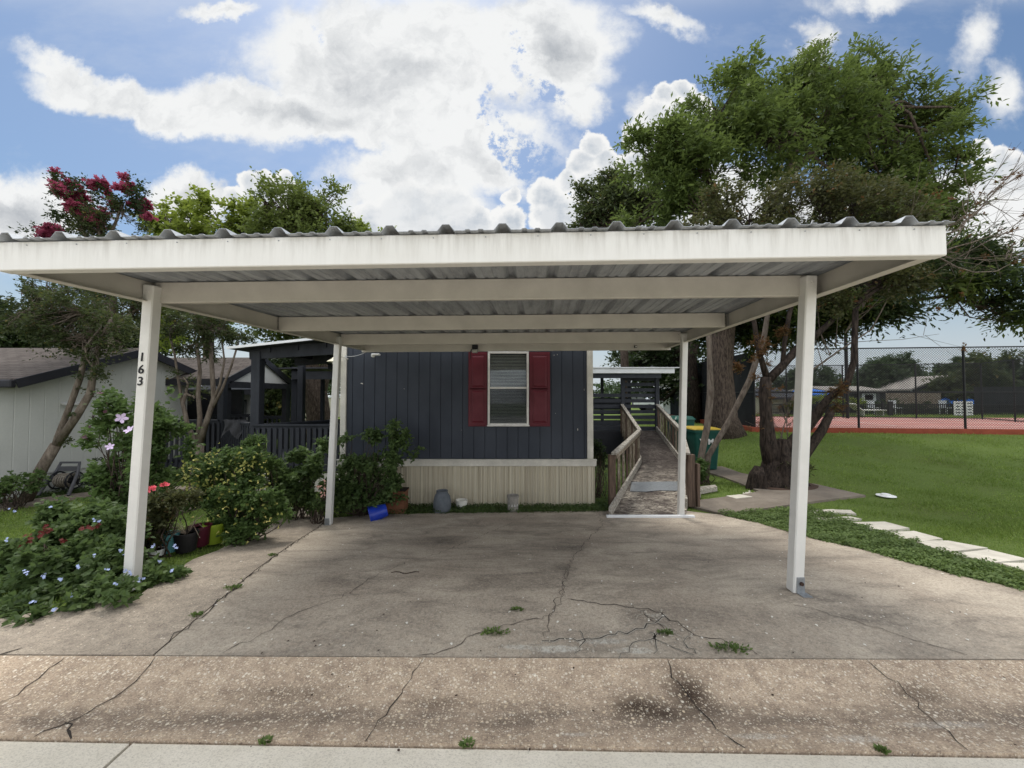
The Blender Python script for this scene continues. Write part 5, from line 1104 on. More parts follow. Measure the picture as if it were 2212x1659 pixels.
# ================================================================== POTS, BUCKET, BIN ...
def pot(name, label, px, py, w_px, h_px, mat, prof, Y=None, soil=.85, tilt=None, cat='pot', group=None, fill='soil'):
    g = G(px, py); s_ = w_px/F*g[1]/2; h = h_px/F*g[1]; t_ = thing(name, label, cat, (g[0], g[1], float(T(g[0], g[1]))), group)
    m = MB(); m.lathe([(r*s_, z*h) for r, z in prof], t_.location, 28, tilt); m.build('body', mat, t_, smooth=False)
    if soil: m = MB(); m.lathe([(0, soil*h), (s_*.82, soil*h)], t_.location, 20, tilt); m.build('soil', fill, t_)
    return t_, s_, h
PR = [(.70, 0), (.78, .02), (.95, .86), (1.0, .86), (1.0, 1.0), (.92, 1.0), (.88, .8), (.0, .8)]
pot('flower_pot', 'teal plastic flower pot beside the numbered post', 365, 1192, 36, 40, 'teal_pot', PR)
t_, s_, h = pot('flower_pot', 'black flower pot with dry twigs between the teal and maroon pots', 402, 1190, 44, 40, 'black_pot', PR)
m = MB(); L0_ = Vector(t_.location)
for i in range(16): a = random.uniform(0, 6.28); m.tube([L0_+Vector((0, 0, h*.85)), L0_+Vector((math.cos(a)*s_*.7, math.sin(a)*s_*.7, h*random.uniform(1.1, 1.8))), L0_+Vector((math.cos(a)*s_*1.3, math.sin(a)*s_*1.3, h*random.uniform(.6, 1.9)))], .0035, 4)
m.build('dry_twigs', 'old_wood', t_)
pot('flower_pot', 'maroon flower pot just left of the lime green pot', 430, 1178, 44, 42, 'maroon_pot', PR)
t_, s_, h = pot('flower_pot', 'lime green flower pot with a pale price sticker, last of the row', 463, 1172, 42, 42, 'lime_pot', PR)
L0_ = Vector(t_.location); m = MB(); m.box(L0_+Vector((-s_*.25, -s_*.86, h*.5)), (.035, .004, .04), rx=-.12); m.build('sticker', 'letter_white', t_)
pot('flower_pot', 'pale plastic tray behind the numbered post, left of the teal pot', 338, 1200, 30, 14, 'letter_white', PR, soil=.9)
# blue bucket on its side
g = G(818, 1118); t_ = thing('bucket', 'blue plastic bucket lying on its side at the edge of the driveway', 'bucket', (g[0], g[1], float(T(g[0], g[1]))))
Rm = Matrix.Rotation(R(-103), 3, 'Y') @ Matrix.Rotation(0, 3, 'Z'); Rm = Matrix.Rotation(R(24), 3, 'Z') @ Rm
c = Vector(t_.location)+Vector((.13, 0, .125)); bm_ = [(.095, 0), (.099, .004), (.132, .23), (.132, .25), (.146, .25), (.146, .272), (.13, .272), (.126, .23), (.092, .008), (0, .008)]
m = MB(); m.lathe(bm_, c, 32, Rm); m.build('body', 'blue_plastic', t_)
m = MB(); hp = [Rm @ Vector((math.cos(a)*.13, math.sin(a)*.13, .228+.0*a))+c for a in np.linspace(.2, 2.9, 14)]; m.tube([q+Vector((-.012, 0, -.01)) for q in hp], .0025, 5); m.build('handle', 'wire', t_)
pot('urn', 'grey ribbed upside down planter standing in front of the cream skirting', 955, 1104, 38, 44, 'grey_pot', [(1.0, 0), (1.02, .06), (.96, .08), (1.0, .30), (.98, .5), (.86, .74), (.68, .86), (.64, .9), (.66, .92), (.62, .96), (.66, 1.0), (.5, 1.0), (.45, .95), (0, .95)], soil=0)
pot('bowl', 'small white bowl planter beside the grey urn', 997, 1097, 26, 17, 'white_bowl', [(.55, 0), (.6, .04), (.85, .3), (.95, .6), (.95, .78), (1.0, .8), (1.0, 1.0), (.9, 1.0), (.85, .75), (0, .7)], soil=.72)
t_, s_, h = pot('stone_pot', 'weathered stone coloured pot with faint pale letters by the skirting', 1108, 1103, 25, 33, 'stone_pot', [(.9, 0), (.92, .03), (.9, .1), (.96, .84), (1.04, .86), (1.04, 1.0), (.9, 1.0), (.85, .8), (0, .78)], soil=.8)
for i in range(4):
    m = MB(); L0_ = Vector(t_.location); x = -.07+.045*i; m.tube([L0_+Vector((x, -math.sqrt(max(.0001, (s_*.95)**2-x*x))-.002, h*.35)), L0_+Vector((x+.012, -math.sqrt(max(.0001, (s_*.95)**2-x*x))-.003, h*.5)), L0_+Vector((x+.02, -math.sqrt(max(.0001, (s_*.95)**2-x*x))-.001, h*.36))], .004, 4); m.build('letter', 'letter_white', t_)
g = G(856, 1106); z0 = float(T(g[0], g[1])); t_ = thing('brick_planter', 'square terracotta coloured planter half hidden by the vine at the blue wall', 'planter', (g[0], g[1], z0))
m = MB(); m.box((g[0], g[1]+.05, z0+.17), (.30, .28, .36), bev=.012); m.box((g[0], g[1]+.05, z0+.35), (.33, .31, .04), bev=.01)
for k_ in range(3): m.box((g[0], g[1]-.104, z0+.07+k_*.1), (.30, .006, .012))
m.build('body', 'terracotta', t_); m = MB(); m.box((g[0], g[1]+.05, z0+.365), (.33, .29, .02)); m.build('soil', 'soil', t_)
# hose reel
g = G(150, 1062); Yh = 7.9; x0 = X(150, Yh); z0 = GZ0; t_ = thing('hose_reel', 'grey plastic garden hose reel cart with a coiled hose by the pale wall', 'hose reel', (x0, Yh, z0))
c = np.array([x0, Yh, z0]); m = MB()
for sx in (-.24, .24):
    m.tube([c+[sx*1.25, -.22, .02], c+[sx*1.15, -.12, .22], c+[sx*.95, .0, .42], c+[sx*.8, .06, .62]], [.03, .03, .026, .022], 8); m.tube([c+[sx*1.25, .22, .02], c+[sx*1.1, .1, .25], c+[sx*.98, .0, .4]], .026, 8)
m.bar(c+[-.2, .06, .62], c+[.2, .06, .62], .04, .035); m.bar(c+[-.2, .03, .50], c+[.2, .03, .50], .02, .09); m.build('frame', 'reel', t_)
m = MB()
for sx in (-.17, .17):
    pr_ = [c+[sx, math.cos(a)*.17, .27+math.sin(a)*.17] for a in np.linspace(0, 6.283, 19)]; m.tube(pr_, .016, 6)
    for a in np.linspace(0, 6.283, 7)[:-1]: m.tube([c+[sx, 0, .27], c+[sx, math.cos(a)*.17, .27+math.sin(a)*.17]], .01, 5)
m.tube([c+[-.17, 0, .27], c+[.17, 0, .27]], .06, 10); m.build('spool', 'black_plastic', t_)
m = MB()
for i in range(13): xx = -.14+i*.024; rr = .12+.012*(i % 2); m.tube([c+[xx+.004*math.sin(a*2), math.cos(a)*rr, .27+math.sin(a)*rr] for a in np.linspace(0, 6.4, 16)], .011, 5)
m.build('hose', 'hose', t_); m = MB(); m.tube([c+[.19, 0, .27], c+[.24, 0, .27], c+[.24, 0, .20], c+[.33, 0, .20]], .014, 6); m.build('crank', 'black_plastic', t_)
# wheelie bin
YBn = 9.75; xb0, xb1 = X(1499, YBn), X(1557, YBn); zb = float(T((xb0+xb1)/2, YBn)); t_ = thing('wheelie_bin', 'green wheeled rubbish bin with a yellow lid and white lettering behind the ramp', 'bin', ((xb0+xb1)/2, YBn, zb))
cx_ = (xb0+xb1)/2; w_ = (xb1-xb0); H_ = P(1, 929, YBn)[2]-zb; d_ = .72
def frus(m, c, w0, d0, w1, d1, z0, z1, r=.06, n=4):
    rings = []
    for (w, d, z) in ((w0, d0, z0), (w1, d1, z1)):
        ring = []
        for qx, qy, a0_ in ((1, 1, 0), (-1, 1, 90), (-1, -1, 180), (1, -1, 270)):
            for k_ in range(n+1):
                a = R(a0_+90*k_/n); ring.append((c[0]+qx*(w/2-r)+math.cos(a)*r, c[1]+qy*(d/2-r)+math.sin(a)*r, z))
        rings.append(ring)
    k_ = len(rings[0]); m.add(rings[0]+rings[1], [(i, (i+1) % k_, k_+(i+1) % k_, k_+i) for i in range(k_)]+[tuple(range(k_)), tuple(range(k_, 2*k_))])
m = MB(); frus(m, (cx_, YBn+.36), w_*.80, d_*.8, w_*.97, d_, zb+.05, zb+H_-.07); frus(m, (cx_, YBn+.36), w_*1.03, d_*1.04, w_*1.04, d_*1.05, zb+H_-.07, zb+H_, .05); m.box((cx_+w_*.40, YBn+.02, zb+H_-.16), (.16, .05, .12), bev=.01); m.build('body', 'bin_green', t_)
m = MB(); frus(m, (cx_, YBn+.36), w_*1.06, d_*1.06, w_*1.03, d_*1.02, zb+H_+.002, zb+H_+.03, .07); frus(m, (cx_, YBn+.36), w_*1.0, d_*1.0, w_*.8, d_*.8, zb+H_+.03, zb+H_+.055, .07); m.build('lid', 'bin_yellow', t_)
for sx in (-1, 1): m = MB(); m.tube([(cx_+sx*w_*.36, YBn+.66, zb+.12), (cx_+sx*w_*.46, YBn+.66, zb+.12)], .12, 16); m.build('wheel', 'tyre', t_)
Mx = Matrix.Translation((cx_-.03, YBn-.008+.005, zb+H_-.30)) @ Matrix.Rotation(R(90-4), 4, 'X')
text_mesh('WM', .19, Mx, 'lettering', 'letter_white', t_, .004, .006)
# second darker bin lid behind
Y2 = 11.3; c = P(1480, 905, Y2); z2 = float(T(c[0], Y2)); t2 = thing('wheelie_bin', 'dark green wheeled bin mostly hidden behind the ramp rail', 'bin', (c[0], Y2, z2))
m = MB(); frus(m, (c[0], Y2+.3), .45, .5, .58, .64, z2+.04, c[2]-.02); m.build('body', 'bin_green', t2); m = MB(); frus(m, (c[0], Y2+.3), .64, .7, .5, .55, c[2]-.015, c[2]+.07); m.build('lid', 'bin_green', t2)
# stepping stones (pavers) and small things on the lawn
stones = [((1742, 1103), (1800, 1100), (1825, 1106), (1768, 1112)), ((1800, 1101), (1790, 1106), (1850, 1110), (1838, 1102)), ((1752, 1118), (1838, 1116), (1862, 1121), (1785, 1126)), ((1836, 1128), (1912, 1127), (1965, 1141), (1895, 1149)), ((1905, 1150), (1975, 1147), (2037, 1164), (1970, 1172)), ((1975, 1168), (2048, 1168), (2135, 1184), (2040, 1193)), ((2058, 1196), (2135, 1187), (2225, 1209), (2145, 1216)), ((2160, 1216), (2250, 1216), (2330, 1238), (2230, 1240))]
slab_lab = ['pair of thin pale pavers nearest the path, left one', 'small pale paver right of the first one near the path', 'long narrow pale paver, third from the path', 'square pale paver, fourth from the path', 'square pale paver, fifth from the path', 'pale paver between the fifth and seventh from the path', 'large pale paver second from the right edge', 'pale paver cut by the right edge of the view']
def slab(poly, h, mat, name, label, cat, dz=.0):
    q = [G(*p_) for p_ in poly]; c = np.mean(q, 0); z = [float(T(p_[0], p_[1]))-.03 for p_ in q]; m = MB()
    m.add([(p_[0], p_[1], z_+dz) for p_, z_ in zip(q, z)]+[(p_[0]*.985+c[0]*.015, p_[1]*.985+c[1]*.015, z_+dz+h) for p_, z_ in zip(q, z)], [(3, 2, 1, 0), (4, 5, 6, 7)]+[(i, (i+1) % 4, 4+(i+1) % 4, 4+i) for i in range(4)])
    o = m.build(name, mat, origin=(c[0], c[1], z[0])); return tag(o, label, cat)
for s_, lb in zip(stones, slab_lab): slab(s_, .034, 'stone', 'paver', lb, 'paver')['group'] = 'pavers set in the lawn beside the driveway'
g = G(1914, 1071); m = MB(); m.lathe([(.0, .035), (.06, .04), (.07, .03), (.075, .012), (.145, .010), (.15, .0)], (g[0], g[1], g[2]), 24); tag(m.build('drain_cover', 'letter_white', origin=g), 'white round plastic cover lying on the lawn', 'cover')
for poly, lb in ((((1490, 1062), (1545, 1055), (1550, 1060), (1500, 1069)), 'weathered plank offcut lying beside the ramp post'), (((1488, 1070), (1512, 1068), (1514, 1074), (1490, 1077)), 'short block under the plank beside the ramp')):
    slab(poly, .09, 'rail_wood', 'plank', lb, 'plank', .02)
slab(((1568, 1073), (1598, 1070), (1626, 1075), (1590, 1079)), .05, 'stone', 'stepping_stone', 'single pale stone in the grass in front of the scaly tree', 'stone')
a_ = np.linspace(0, 6.283, 26)[:-1]; sheet('soil', [(gp_[0]-.03+math.cos(t)*.72*random.uniform(.85, 1.1), gp_[1]-.12+math.sin(t)*.42*random.uniform(.85, 1.1)) for t in a_], .022, 'mulch', .3, .05, label='bare reddish soil around the foot of the scaly tree')
# gravel ring by the photinia
gp = np.array([[X(px, 7.9)+random.gauss(0, .0), 0, 0] for px in RS.uniform(1590, 1700, 260)]); gp[:, 1] = 7.72+RS.randn(260)*.07; gp[:, 2] = T(gp[:, 0], gp[:, 1])-.02
ROCK = ([(-.5, -.4, 0), (.5, -.45, 0), (.55, .4, 0), (-.45, .5, 0), (-.2, -.15, .5), (.25, -.1, .45), (.2, .2, .5), (-.2, .2, .45)], [(4, 5, 6, 7), (0, 1, 5, 4), (1, 2, 6, 5), (2, 3, 7, 6), (3, 0, 4, 7)])
up_ = np.tile([0, 0, 1.], (260, 1)); rd = rdir(260)*[1, 1, 0]; o = instmesh('pebbles', ROCK, gp, frames(rd, up_), .02+.03*RS.rand(260), 'stone', None, (X(1640, 7.8), 7.8, -.4)); tag(o, 'pale pebbles edging the foot of the scaly tree', 'pebbles', kind='stuff')
# petals and bits of litter on the pad
n_ = 170; px = RS.uniform(420, 2100, n_); py = RS.uniform(1130, 1400, n_); pp = np.array([G(a, b_) for a, b_ in zip(px, py)]); pp = pp[inpoly(pp[:, 0], pp[:, 1], PAD) | inpoly(pp[:, 0], pp[:, 1], STRIP)]; pp[:, 2] += .006; n_ = len(pp)
o = instmesh('fallen_petals', OVAL, pp, frames(rdir(n_)*[1, 1, 0], np.tile([0, 0, 1.], (n_, 1))+.1*RS.randn(n_, 3)), (.012+.016*RS.rand(n_)), 'petal_white', None, (0, 3.5, 0)); tag(o, 'small pale petals and flakes scattered over the driveway', 'petals', kind='stuff')
px = RS.uniform(330, 2200, 90); py = RS.uniform(1120, 1640, 90); pp = np.array([G(a, b_) for a, b_ in zip(px, py)]); pp[:, 2] += .006; n_ = len(pp)
o = instmesh('fallen_leaves', OVAL, pp, frames(rdir(n_)*[1, 1, 0], np.tile([0, 0, 1.], (n_, 1))+.2*RS.randn(n_, 3)), (.007+.014*RS.rand(n_)), 'bolt', None, (0, 3, 0)); tag(o, 'dark dry leaves and specks scattered over the concrete', 'leaves', kind='stuff')
m = MB(); a = G(845, 1238); b_ = G(905, 1238); m.tube([a+(b_-a)*t+np.array([0, .02*math.sin(t*9), .006]) for t in np.linspace(0, 1, 8)], .004, 4); tag(m.build('twig', 'bark', origin=a), 'thin dry twig lying on the driveway left of centre', 'twig')
n_ = 260; ctr = [(1200, 1400), (1370, 1402), (1290, 1385), (1140, 1402), (1420, 1385), (1475, 1370), (1400, 1325)]; pp = []
for i in range(n_): a = random.choice(ctr); pp.append(G(a[0]+random.gauss(0, 38), min(1414, a[1]+random.gauss(0, 9))))
pp = np.array(pp); pp[:, 2] += .002; o = instmesh('concrete_chips', ROCK, pp, frames(rdir(n_)*[1, 1, 0], np.tile([0, 0, 1.], (n_, 1))+.1*RS.randn(n_, 3)), .004+.016*RS.rand(n_)**2.5, 'crack_pale', None, tuple(pp.mean(0))); tag(o, 'pale chips of broken concrete at the driveway edge', 'rubble', kind='stuff')
# weeds in the cracks
for px, py, w_, lb in ((1066, 1368, 45, 'weed clump growing from the driveway crack, largest one near centre'), (1118, 1318, 18, 'tiny weed clump in the driveway behind the larger one'), (1436, 1369, 24, 'small weed clump right of centre near the driveway edge'), (1580, 1402, 60, 'low weeds along the crack at the right of the broken concrete'), (505, 1271, 30, 'grassy weeds in the left joint near the numbered post'), (425, 1330, 20, 'little weed in the left joint near the gutter'), (590, 1200, 16, 'small weed in the left joint further back'), (1010, 1612, 22, 'green weed in the joint between gutter and street near centre'), (575, 1606, 16, 'small weed at the gutter joint left of centre'), (1905, 1624, 18, 'small weed at the gutter joint on the right')):
    g = G(px, py); sz_ = w_/F*g[1]/2; n_ = int(20+w_*2.2); d = rdir(n_); pp = g+d*np.array([sz_, sz_*.45, .006])*(RS.rand(n_, 1)**.5)*(1+.6*RS.rand(n_, 1)); pp[:, 2] = np.abs(pp[:, 2]-g[2])+g[2]+.003
    dd = d*[1, 1, 0]+[0, 0, .6]; o = instmesh('weed_clump', OVAL, pp, frames(dd, rdir(n_)+[0, 0, 1]), .012+.014*RS.rand(n_), 'leaf_cover', None, tuple(g)); tag(o, lb, 'weeds', 'weeds growing in the concrete joints')
# ================================================================== GROUND COVER + GRASS
POLYS = [PAD, STRIP, WALK, LPATH, LPATH2]+[[tuple(G(*p_)[:2]) for p_ in s_] for s_ in stones]
def clear(x, y, m=0.0):
    ok = y > jy(x)+.02
    for p_ in POLYS: ok &= ~inpoly(x, y, p_)
    ok &= ~((x > HX0-.05) & (x < HX1+.1) & (y > HY)); ok &= ~inpoly(x, y, [tuple(cA-nn_*.15-dn*.15), tuple(cB-nn_*.15), tuple(cC), tuple(cD)])
    ok &= ~inpoly(x, y, [Lp[0], Rp_[0], Rp_[1], Lp[1]]); ok &= ~((x < -9.5+.27*(y-7.66)) & (y < 11))
    return ok
def cover(name, label, poly_px, n_, h, ls, mat='leaf_cover'):
    q = [g2(*p_) for p_ in poly_px]; xs_ = [p_[0] for p_ in q]; ys_ = [p_[1] for p_ in q]
    x = RS.uniform(min(xs_), max(xs_), n_*4); y = RS.uniform(min(ys_), max(ys_), n_*4); k_ = inpoly(x, y, q) & ~((x > HX0-.05) & (x < HX1+.1) & (y > HY-.02)); x = x[k_][:n_]; y = y[k_][:n_]; n2 = len(x)
    z = T(x, y)-.03+RS.rand(n2)*h*(.6+.8*np.abs(np.sin(x*7+2*np.sin(y*9))*np.sin(y*8))); pp = np.stack([x, y, z], 1); o = instmesh(name, OVAL, pp, frames(rdir(n2)*[1, 1, .4], rdir(n2)*.7+[0, 0, 1.1]), ls*(.6+.7*RS.rand(n2)), mat, None, (np.mean(xs_), np.mean(ys_), -.3)); tag(o, label, 'ground cover', kind='stuff')
cover('ground_cover', 'low clover like ground cover along the right edge of the driveway', [(1548, 1108), (1640, 1104), (1752, 1096), (1800, 1112), (1850, 1132), (1930, 1155), (2030, 1190), (2150, 1222), (2250, 1245), (2330, 1275), (2330, 1318), (2212, 1278), (2150, 1261), (2060, 1243), (1960, 1216), (1850, 1185), (1770, 1168), (1700, 1149), (1640, 1131), (1560, 1114)], 30000, .075, .030)
cover('ground_cover', 'strip of creeping plants between the cream skirting and the driveway', [(840, 1112), (950, 1110), (1160, 1108), (1308, 1106), (1320, 1090), (1285, 1080), (1200, 1084), (1000, 1086), (840, 1088)], 9000, .085, .034, 'leaf_bush')
cover('ground_cover', 'creeping plants in the shade between the blue house and the ramp', [(1283, 1100), (1316, 1100), (1350, 1050), (1370, 1000), (1340, 960), (1283, 960)], 6000, .07, .045, 'leaf_bush')
cover('ground_cover', 'shaded creeping plants along the foot of the neighbouring wall', [(-100, 1115), (-100, 1060), (60, 1066), (220, 1042), (330, 1040), (330, 1052), (235, 1057), (120, 1070), (0, 1088)], 6000, .09, .045, 'leaf_bush')
def grass(name, label, n_, pxr, yr, hs, mat='grass_blade'):
    ly = np.exp(RS.uniform(math.log(yr[0]), math.log(yr[1]), n_)); px = RS.uniform(pxr[0], pxr[1], n_); x = (px-CX)/F*ly; k_ = clear(x, ly); x = x[k_]; y = ly[k_]; n2 = len(x)
    pp = np.stack([x, y, T(x, y)-.034], 1); d = RS.randn(n2, 3)*.45+[0, 0, 1]; s_ = hs*(.55+.8*RS.rand(n2))*(1+.45*np.sin(x*2.3+1.7*np.sin(y*1.9))*np.sin(y*2.7+np.sin(x*3.1)))*(1+.06*np.maximum(0, y-4)); t_ = scaled(BLADE, 1.9)
    o = instmesh(name, t_, pp, frames(d, rdir(n2)), s_, mat, None, (float(x.mean()), float(y.mean()), 0)); tag(o, label, 'grass', kind='stuff')
grass('grass', 'short green grass blades of the mown lawn on the right', 190000, (1300, 2700), (3.2, 26), .036)
grass('grass', 'short green grass blades on the lawn at the left behind the bushes', 60000, (-500, 760), (2.4, 12), .04)
# ================================================================== COURT FENCE
fence = thing('court_fence', 'tall black chain link fence around the red tennis court', 'fence', (c0[0], c0[1], CZ))
FH = 3.02
def fpost(q, h=FH, r=.035): m = MB(); m.tube([(q[0], q[1], CZ-.1), (q[0], q[1], CZ+h)], r, 8); m.build('post', 'chain', fence)
def rails(a, b, h=FH):
    for z in (h-.02, h*.47, .06): m = MB(); m.bar((a[0], a[1], CZ+z), (b[0], b[1], CZ+z), .035, .04); m.build('rail', 'chain', fence)
def mesh(a, b, h=FH, st=.085, w=.0105, mat='chain'):
    a = np.array(a[:2], float); b = np.array(b[:2], float); L = np.linalg.norm(b-a); d = (b-a)/L; m = MB(); u = -h
    while u < L:
        for sg in (0, 1):
            u0, u1 = u, u+h; v0, v1 = (0, h) if sg == 0 else (h, 0)
            if u0 < 0: v0 += (v1-v0)*(-u0)/h; u0 = 0
            if u1 > L: f_ = (L-u0)/(u1-u0); v1 = v0+(v1-v0)*f_; u1 = L
            if u1-u0 > .02:
                q0 = a+d*u0; q1 = a+d*u1; hw = w/2*1.414
                m.add([(q0[0], q0[1], CZ+v0-hw), (q0[0], q0[1], CZ+v0+hw), (q1[0], q1[1], CZ+v1+hw), (q1[0], q1[1], CZ+v1-hw)], [(0, 1, 2, 3)])
        u += st
    m.build('chain_mesh', mat, fence)
fA = c0; fB = c0+dn*16; fD = c0+nn_*9.2-dn*.3
span = 2.95
for u in (0, 3.55, 7.0, 10.4, 13.8): fpost(c0+dn*u)
rails(fA, fB); mesh(fA, fB)
for v in np.arange(1.5, 9.4, 1.5): fpost(c0+nn_*v-dn*.03*v)
rails(fA, fD); mesh(fA, fD, st=.12)
m = MB(); m.extr([(fA[0], fA[1]+.05, CZ+.05), (fD[0], fD[1], CZ+.05), (fD[0], fD[1], CZ+FH-.1), (fA[0], fA[1]+.05, CZ+FH-.1)], (.01, 0, 0)); m.build('windscreen', 'screen', fence)
# far side of the court
e0 = fD; far_pts = [P(1700, 905, 22.5), P(1822, 905, 22), P(1980, 904, 21.2), P(2122, 903, 20.6), P(2193, 906, 18.6), P(2300, 912, 16.8)]
far_pts = [np.array([e0[0], e0[1], CZ])]+far_pts
for q in far_pts[1:]: fpost(q)
for a, b_ in zip(far_pts[:-1], far_pts[1:]): rails(a, b_); mesh(a, b_, st=.13, w=.013)
# light pole by the court
q = P(1831, 905, 21.5); m = MB(); m.tube([(q[0], q[1], CZ-.1), (q[0], q[1], 7.2)], .085, 10); m.box((q[0], q[1]-.2, 7.2), (.9, .35, .15)); tag(m.build('light_pole', 'chain', origin=(q[0], q[1], CZ)), 'tall black light pole inside the court fence', 'pole')
# black iron fence of the pool area beyond
ir = thing('iron_fence', 'black iron picket fence beyond the tennis court', 'fence', (14, 25, CZ)); YF = 25.0; xa_, xb_ = X(1640, YF), X(2230, YF); zt = P(1, 872, YF)[2]
m = MB(); 
for z in (zt-.05, zt-.35, CZ+.15): m.bar((xa_, YF, z), (xb_, YF, z), .04, .04)
m.build('rail', 'chain', ir)
m = MB(); x = xa_
while x < xb_: m.box((x, YF, (zt+CZ)/2), (.034, .03, zt-CZ)); x += .125
o = m.build('picket', 'chain', ir); o['kind'] = 'stuff'
for px in (1765, 1905, 1922, 2060): m = MB(); x = X(px, YF); m.box((x, YF, (zt+CZ)/2+.05), (.28 if px == 1922 else .1, .1, zt-CZ+.2)); m.build('post', 'chain', ir)
hd = thing('windscreen', 'dark green windscreen panels hung on the fence beyond the court', 'screen', (X(1820, YF), YF+.1, CZ))
for a, b_ in ((1685, 1765), (1770, 1868), (2108, 2260)): m = MB(); m.box(((X(a, YF)+X(b_, YF))/2, YF+.12, CZ+.15+(zt-CZ-.25)/2+(.6 if a > 2000 else 0)), (X(b_, YF)-X(a, YF), .02, zt-CZ-.25+(1.2 if a > 2000 else 0))); m.build('panel', 'screen', hd)
bl = [B(px, 884, 13, 27.6, 18) for px in range(1880, 2240, 18)]; _, o = foliage('hedge', bl, 420, 22, .2, .15, 'leaf_dark', None, LEAF, origin=(X(2050, 27.6), 27.6, CZ)); tag(o, 'dark green hedge behind the iron fence below the blue parasol', 'hedge')
wf_ = thing('wooden_fence', 'brown board fence behind the iron pickets beyond the court', 'fence', (X(1960, 28.4), 28.4, CZ)); m = MB(); x = X(1915, 28.4)
while x < X(2030, 28.4): m.box((x, 28.4, CZ+.75+random.uniform(-.01, .01)), (.145, .03, 1.5)); x += .15
m.build('boards', 'old_wood', wf_)
for px_, h_ in ((1888, .9), (1935, 1.0), (2045, 1.0)):
    q = P(px_, 895, 26.2); t_ = thing('patio_chair', 'white patio chair by the pool fence, %s' % ('left of the three' if px_ == 1888 else 'middle of the three' if px_ == 1935 else 'right of the three'), 'chair', (q[0], 26.2, CZ), 'patio chairs inside the pool fence')
    m = MB(); m.box((q[0], 26.2, CZ+.42), (.5, .5, .05)); m.build('seat', 'far_white', t_); m = MB(); m.box((q[0], 26.43, CZ+.42+h_/4), (.5, .05, h_/2)); m.build('backrest', 'far_white', t_)
    for sx in (-.22, .22):
        for sy2 in (-.22, .22): m = MB(); m.box((q[0]+sx, 26.2+sy2, CZ+.2), (.04, .04, .4)); m.build('leg', 'far_white', t_)
bl = [B(px, 868, 12, 27) for px in range(1690, 1880, 16)]; _, o = foliage('hedge', bl, 200, 20, .2, .13, 'leaf_lime', None, LEAF, origin=(X(1780, 27), 27, CZ)); tag(o, 'low clipped light green hedge behind the iron fence', 'hedge')
# ================================================================== FAR BUILDINGS
def house_box(name, label, px0, px1, py_eave, py_ridge, Y, wm, rm, depth=6, gable_front=True, cat='house', zbase=.1, group=None, win=()):
    x0, x1 = X(px0, Y), X(px1, Y); ze = P(1, py_eave, Y)[2]; zr_ = P(1, py_ridge, Y)[2]; t_ = thing(name, label, cat, ((x0+x1)/2, Y, zbase), group)
    m = MB(); xc = (x0+x1)/2
    if gable_front: m.extr([(x0, Y, zbase-.6), (x1, Y, zbase-.6), (x1, Y, ze), (xc, Y, zr_), (x0, Y, ze)], (0, depth, 0))
    else: m.extr([(x0, Y, zbase-.6), (x0, Y+depth, zbase-.6), (x0, Y+depth, ze), (x0, Y+depth/2, zr_), (x0, Y, ze)], (x1-x0, 0, 0))
    m.build('wall', wm, t_); m = MB(); e = .04*(x1-x0)
    if gable_front:
        k_ = (zr_-ze)/(xc-x0); m.extr([(x0-e, Y-.3, ze-k_*e+.02), (xc, Y-.3, zr_+.02), (x1+e, Y-.3, ze-k_*e+.02), (x1+e, Y-.3, ze-k_*e+.16), (xc, Y-.3, zr_+.16), (x0-e, Y-.3, ze-k_*e+.16)], (0, depth+.6, 0))
    else: m.extr([(x0-e, Y-.4, ze-.02), (x0-e, Y+depth/2, zr_+.04), (x0-e, Y+depth+.4, ze-.02), (x0-e, Y+depth+.4, ze+.12), (x0-e, Y+depth/2, zr_+.2), (x0-e, Y-.4, ze+.12)], (x1-x0+2*e, 0, 0))
    m.build('roof', rm, t_)
    for (a, b_, c_, d_, nm, mt) in win: m = MB(); m.box(((X(a, Y)+X(b_, Y))/2, Y-.03, (P(1, c_, Y)[2]+P(1, d_, Y)[2])/2), (X(b_, Y)-X(a, Y), .08, P(1, c_, Y)[2]-P(1, d_, Y)[2])); m.build(nm, mt, t_)
    return t_
house_box('pool_house', 'tan pool house with a dark door and dark gable roof beyond the court fence', 1645, 1740, 862, 842, 27, 'tan_wall', 'nb_dark', 6, False, 'building', win=((1695, 1722, 860, 902, 'door', 'nb_dark'),))
house_box('stucco_shed', 'cream stucco building with tan roof edge behind the thick tree trunk', 1510, 1596, 854, 840, 21, 'letter_white', 'tan_roof', 5, False, 'building', zbase=-.2)
house_box('grey_house', 'dark grey gabled house with white trim beyond the tennis court', 1965, 2120, 842, 815, 32, 'far_grey', 'far_roof', 5.5, True, win=((2038, 2042, 825, 850, 'trim', 'far_white'), (1966, 1969, 840, 872, 'post', 'far_white'), (2060, 2063, 842, 872, 'post', 'far_white')))
house_box('grey_house', 'low grey house with white framed windows between the posts beyond the court', 1780, 1900, 846, 838, 33.5, 'far_grey', 'far_roof', 4, False, win=((1808, 1812, 848, 866, 'trim', 'far_white'), (1860, 1890, 850, 866, 'window', 'far_white'), (1866, 1884, 852, 864, 'window', 'far_grey'), (1822, 1850, 850, 862, 'window', 'car_glass')))
house_box('pale_house', 'distant white carport house seen between the ramp rails', 1425, 1485, 843, 836, 34, 'far_grey', 'far_white', 8, False, zbase=-.3, win=((1436, 1440, 845, 872, 'post', 'far_white'), (1452, 1456, 845, 870, 'post', 'far_white')))
house_box('pale_house', 'small distant tan house seen through the front porch', 600, 668, 868, 860, 30, 'tan_wall', 'far_white', 8, False, zbase=-.4)
house_box('pale_house', 'distant house glimpsed at the right edge of the view', 2150, 2280, 850, 838, 60, 'far_grey', 'far_roof', 10, False)
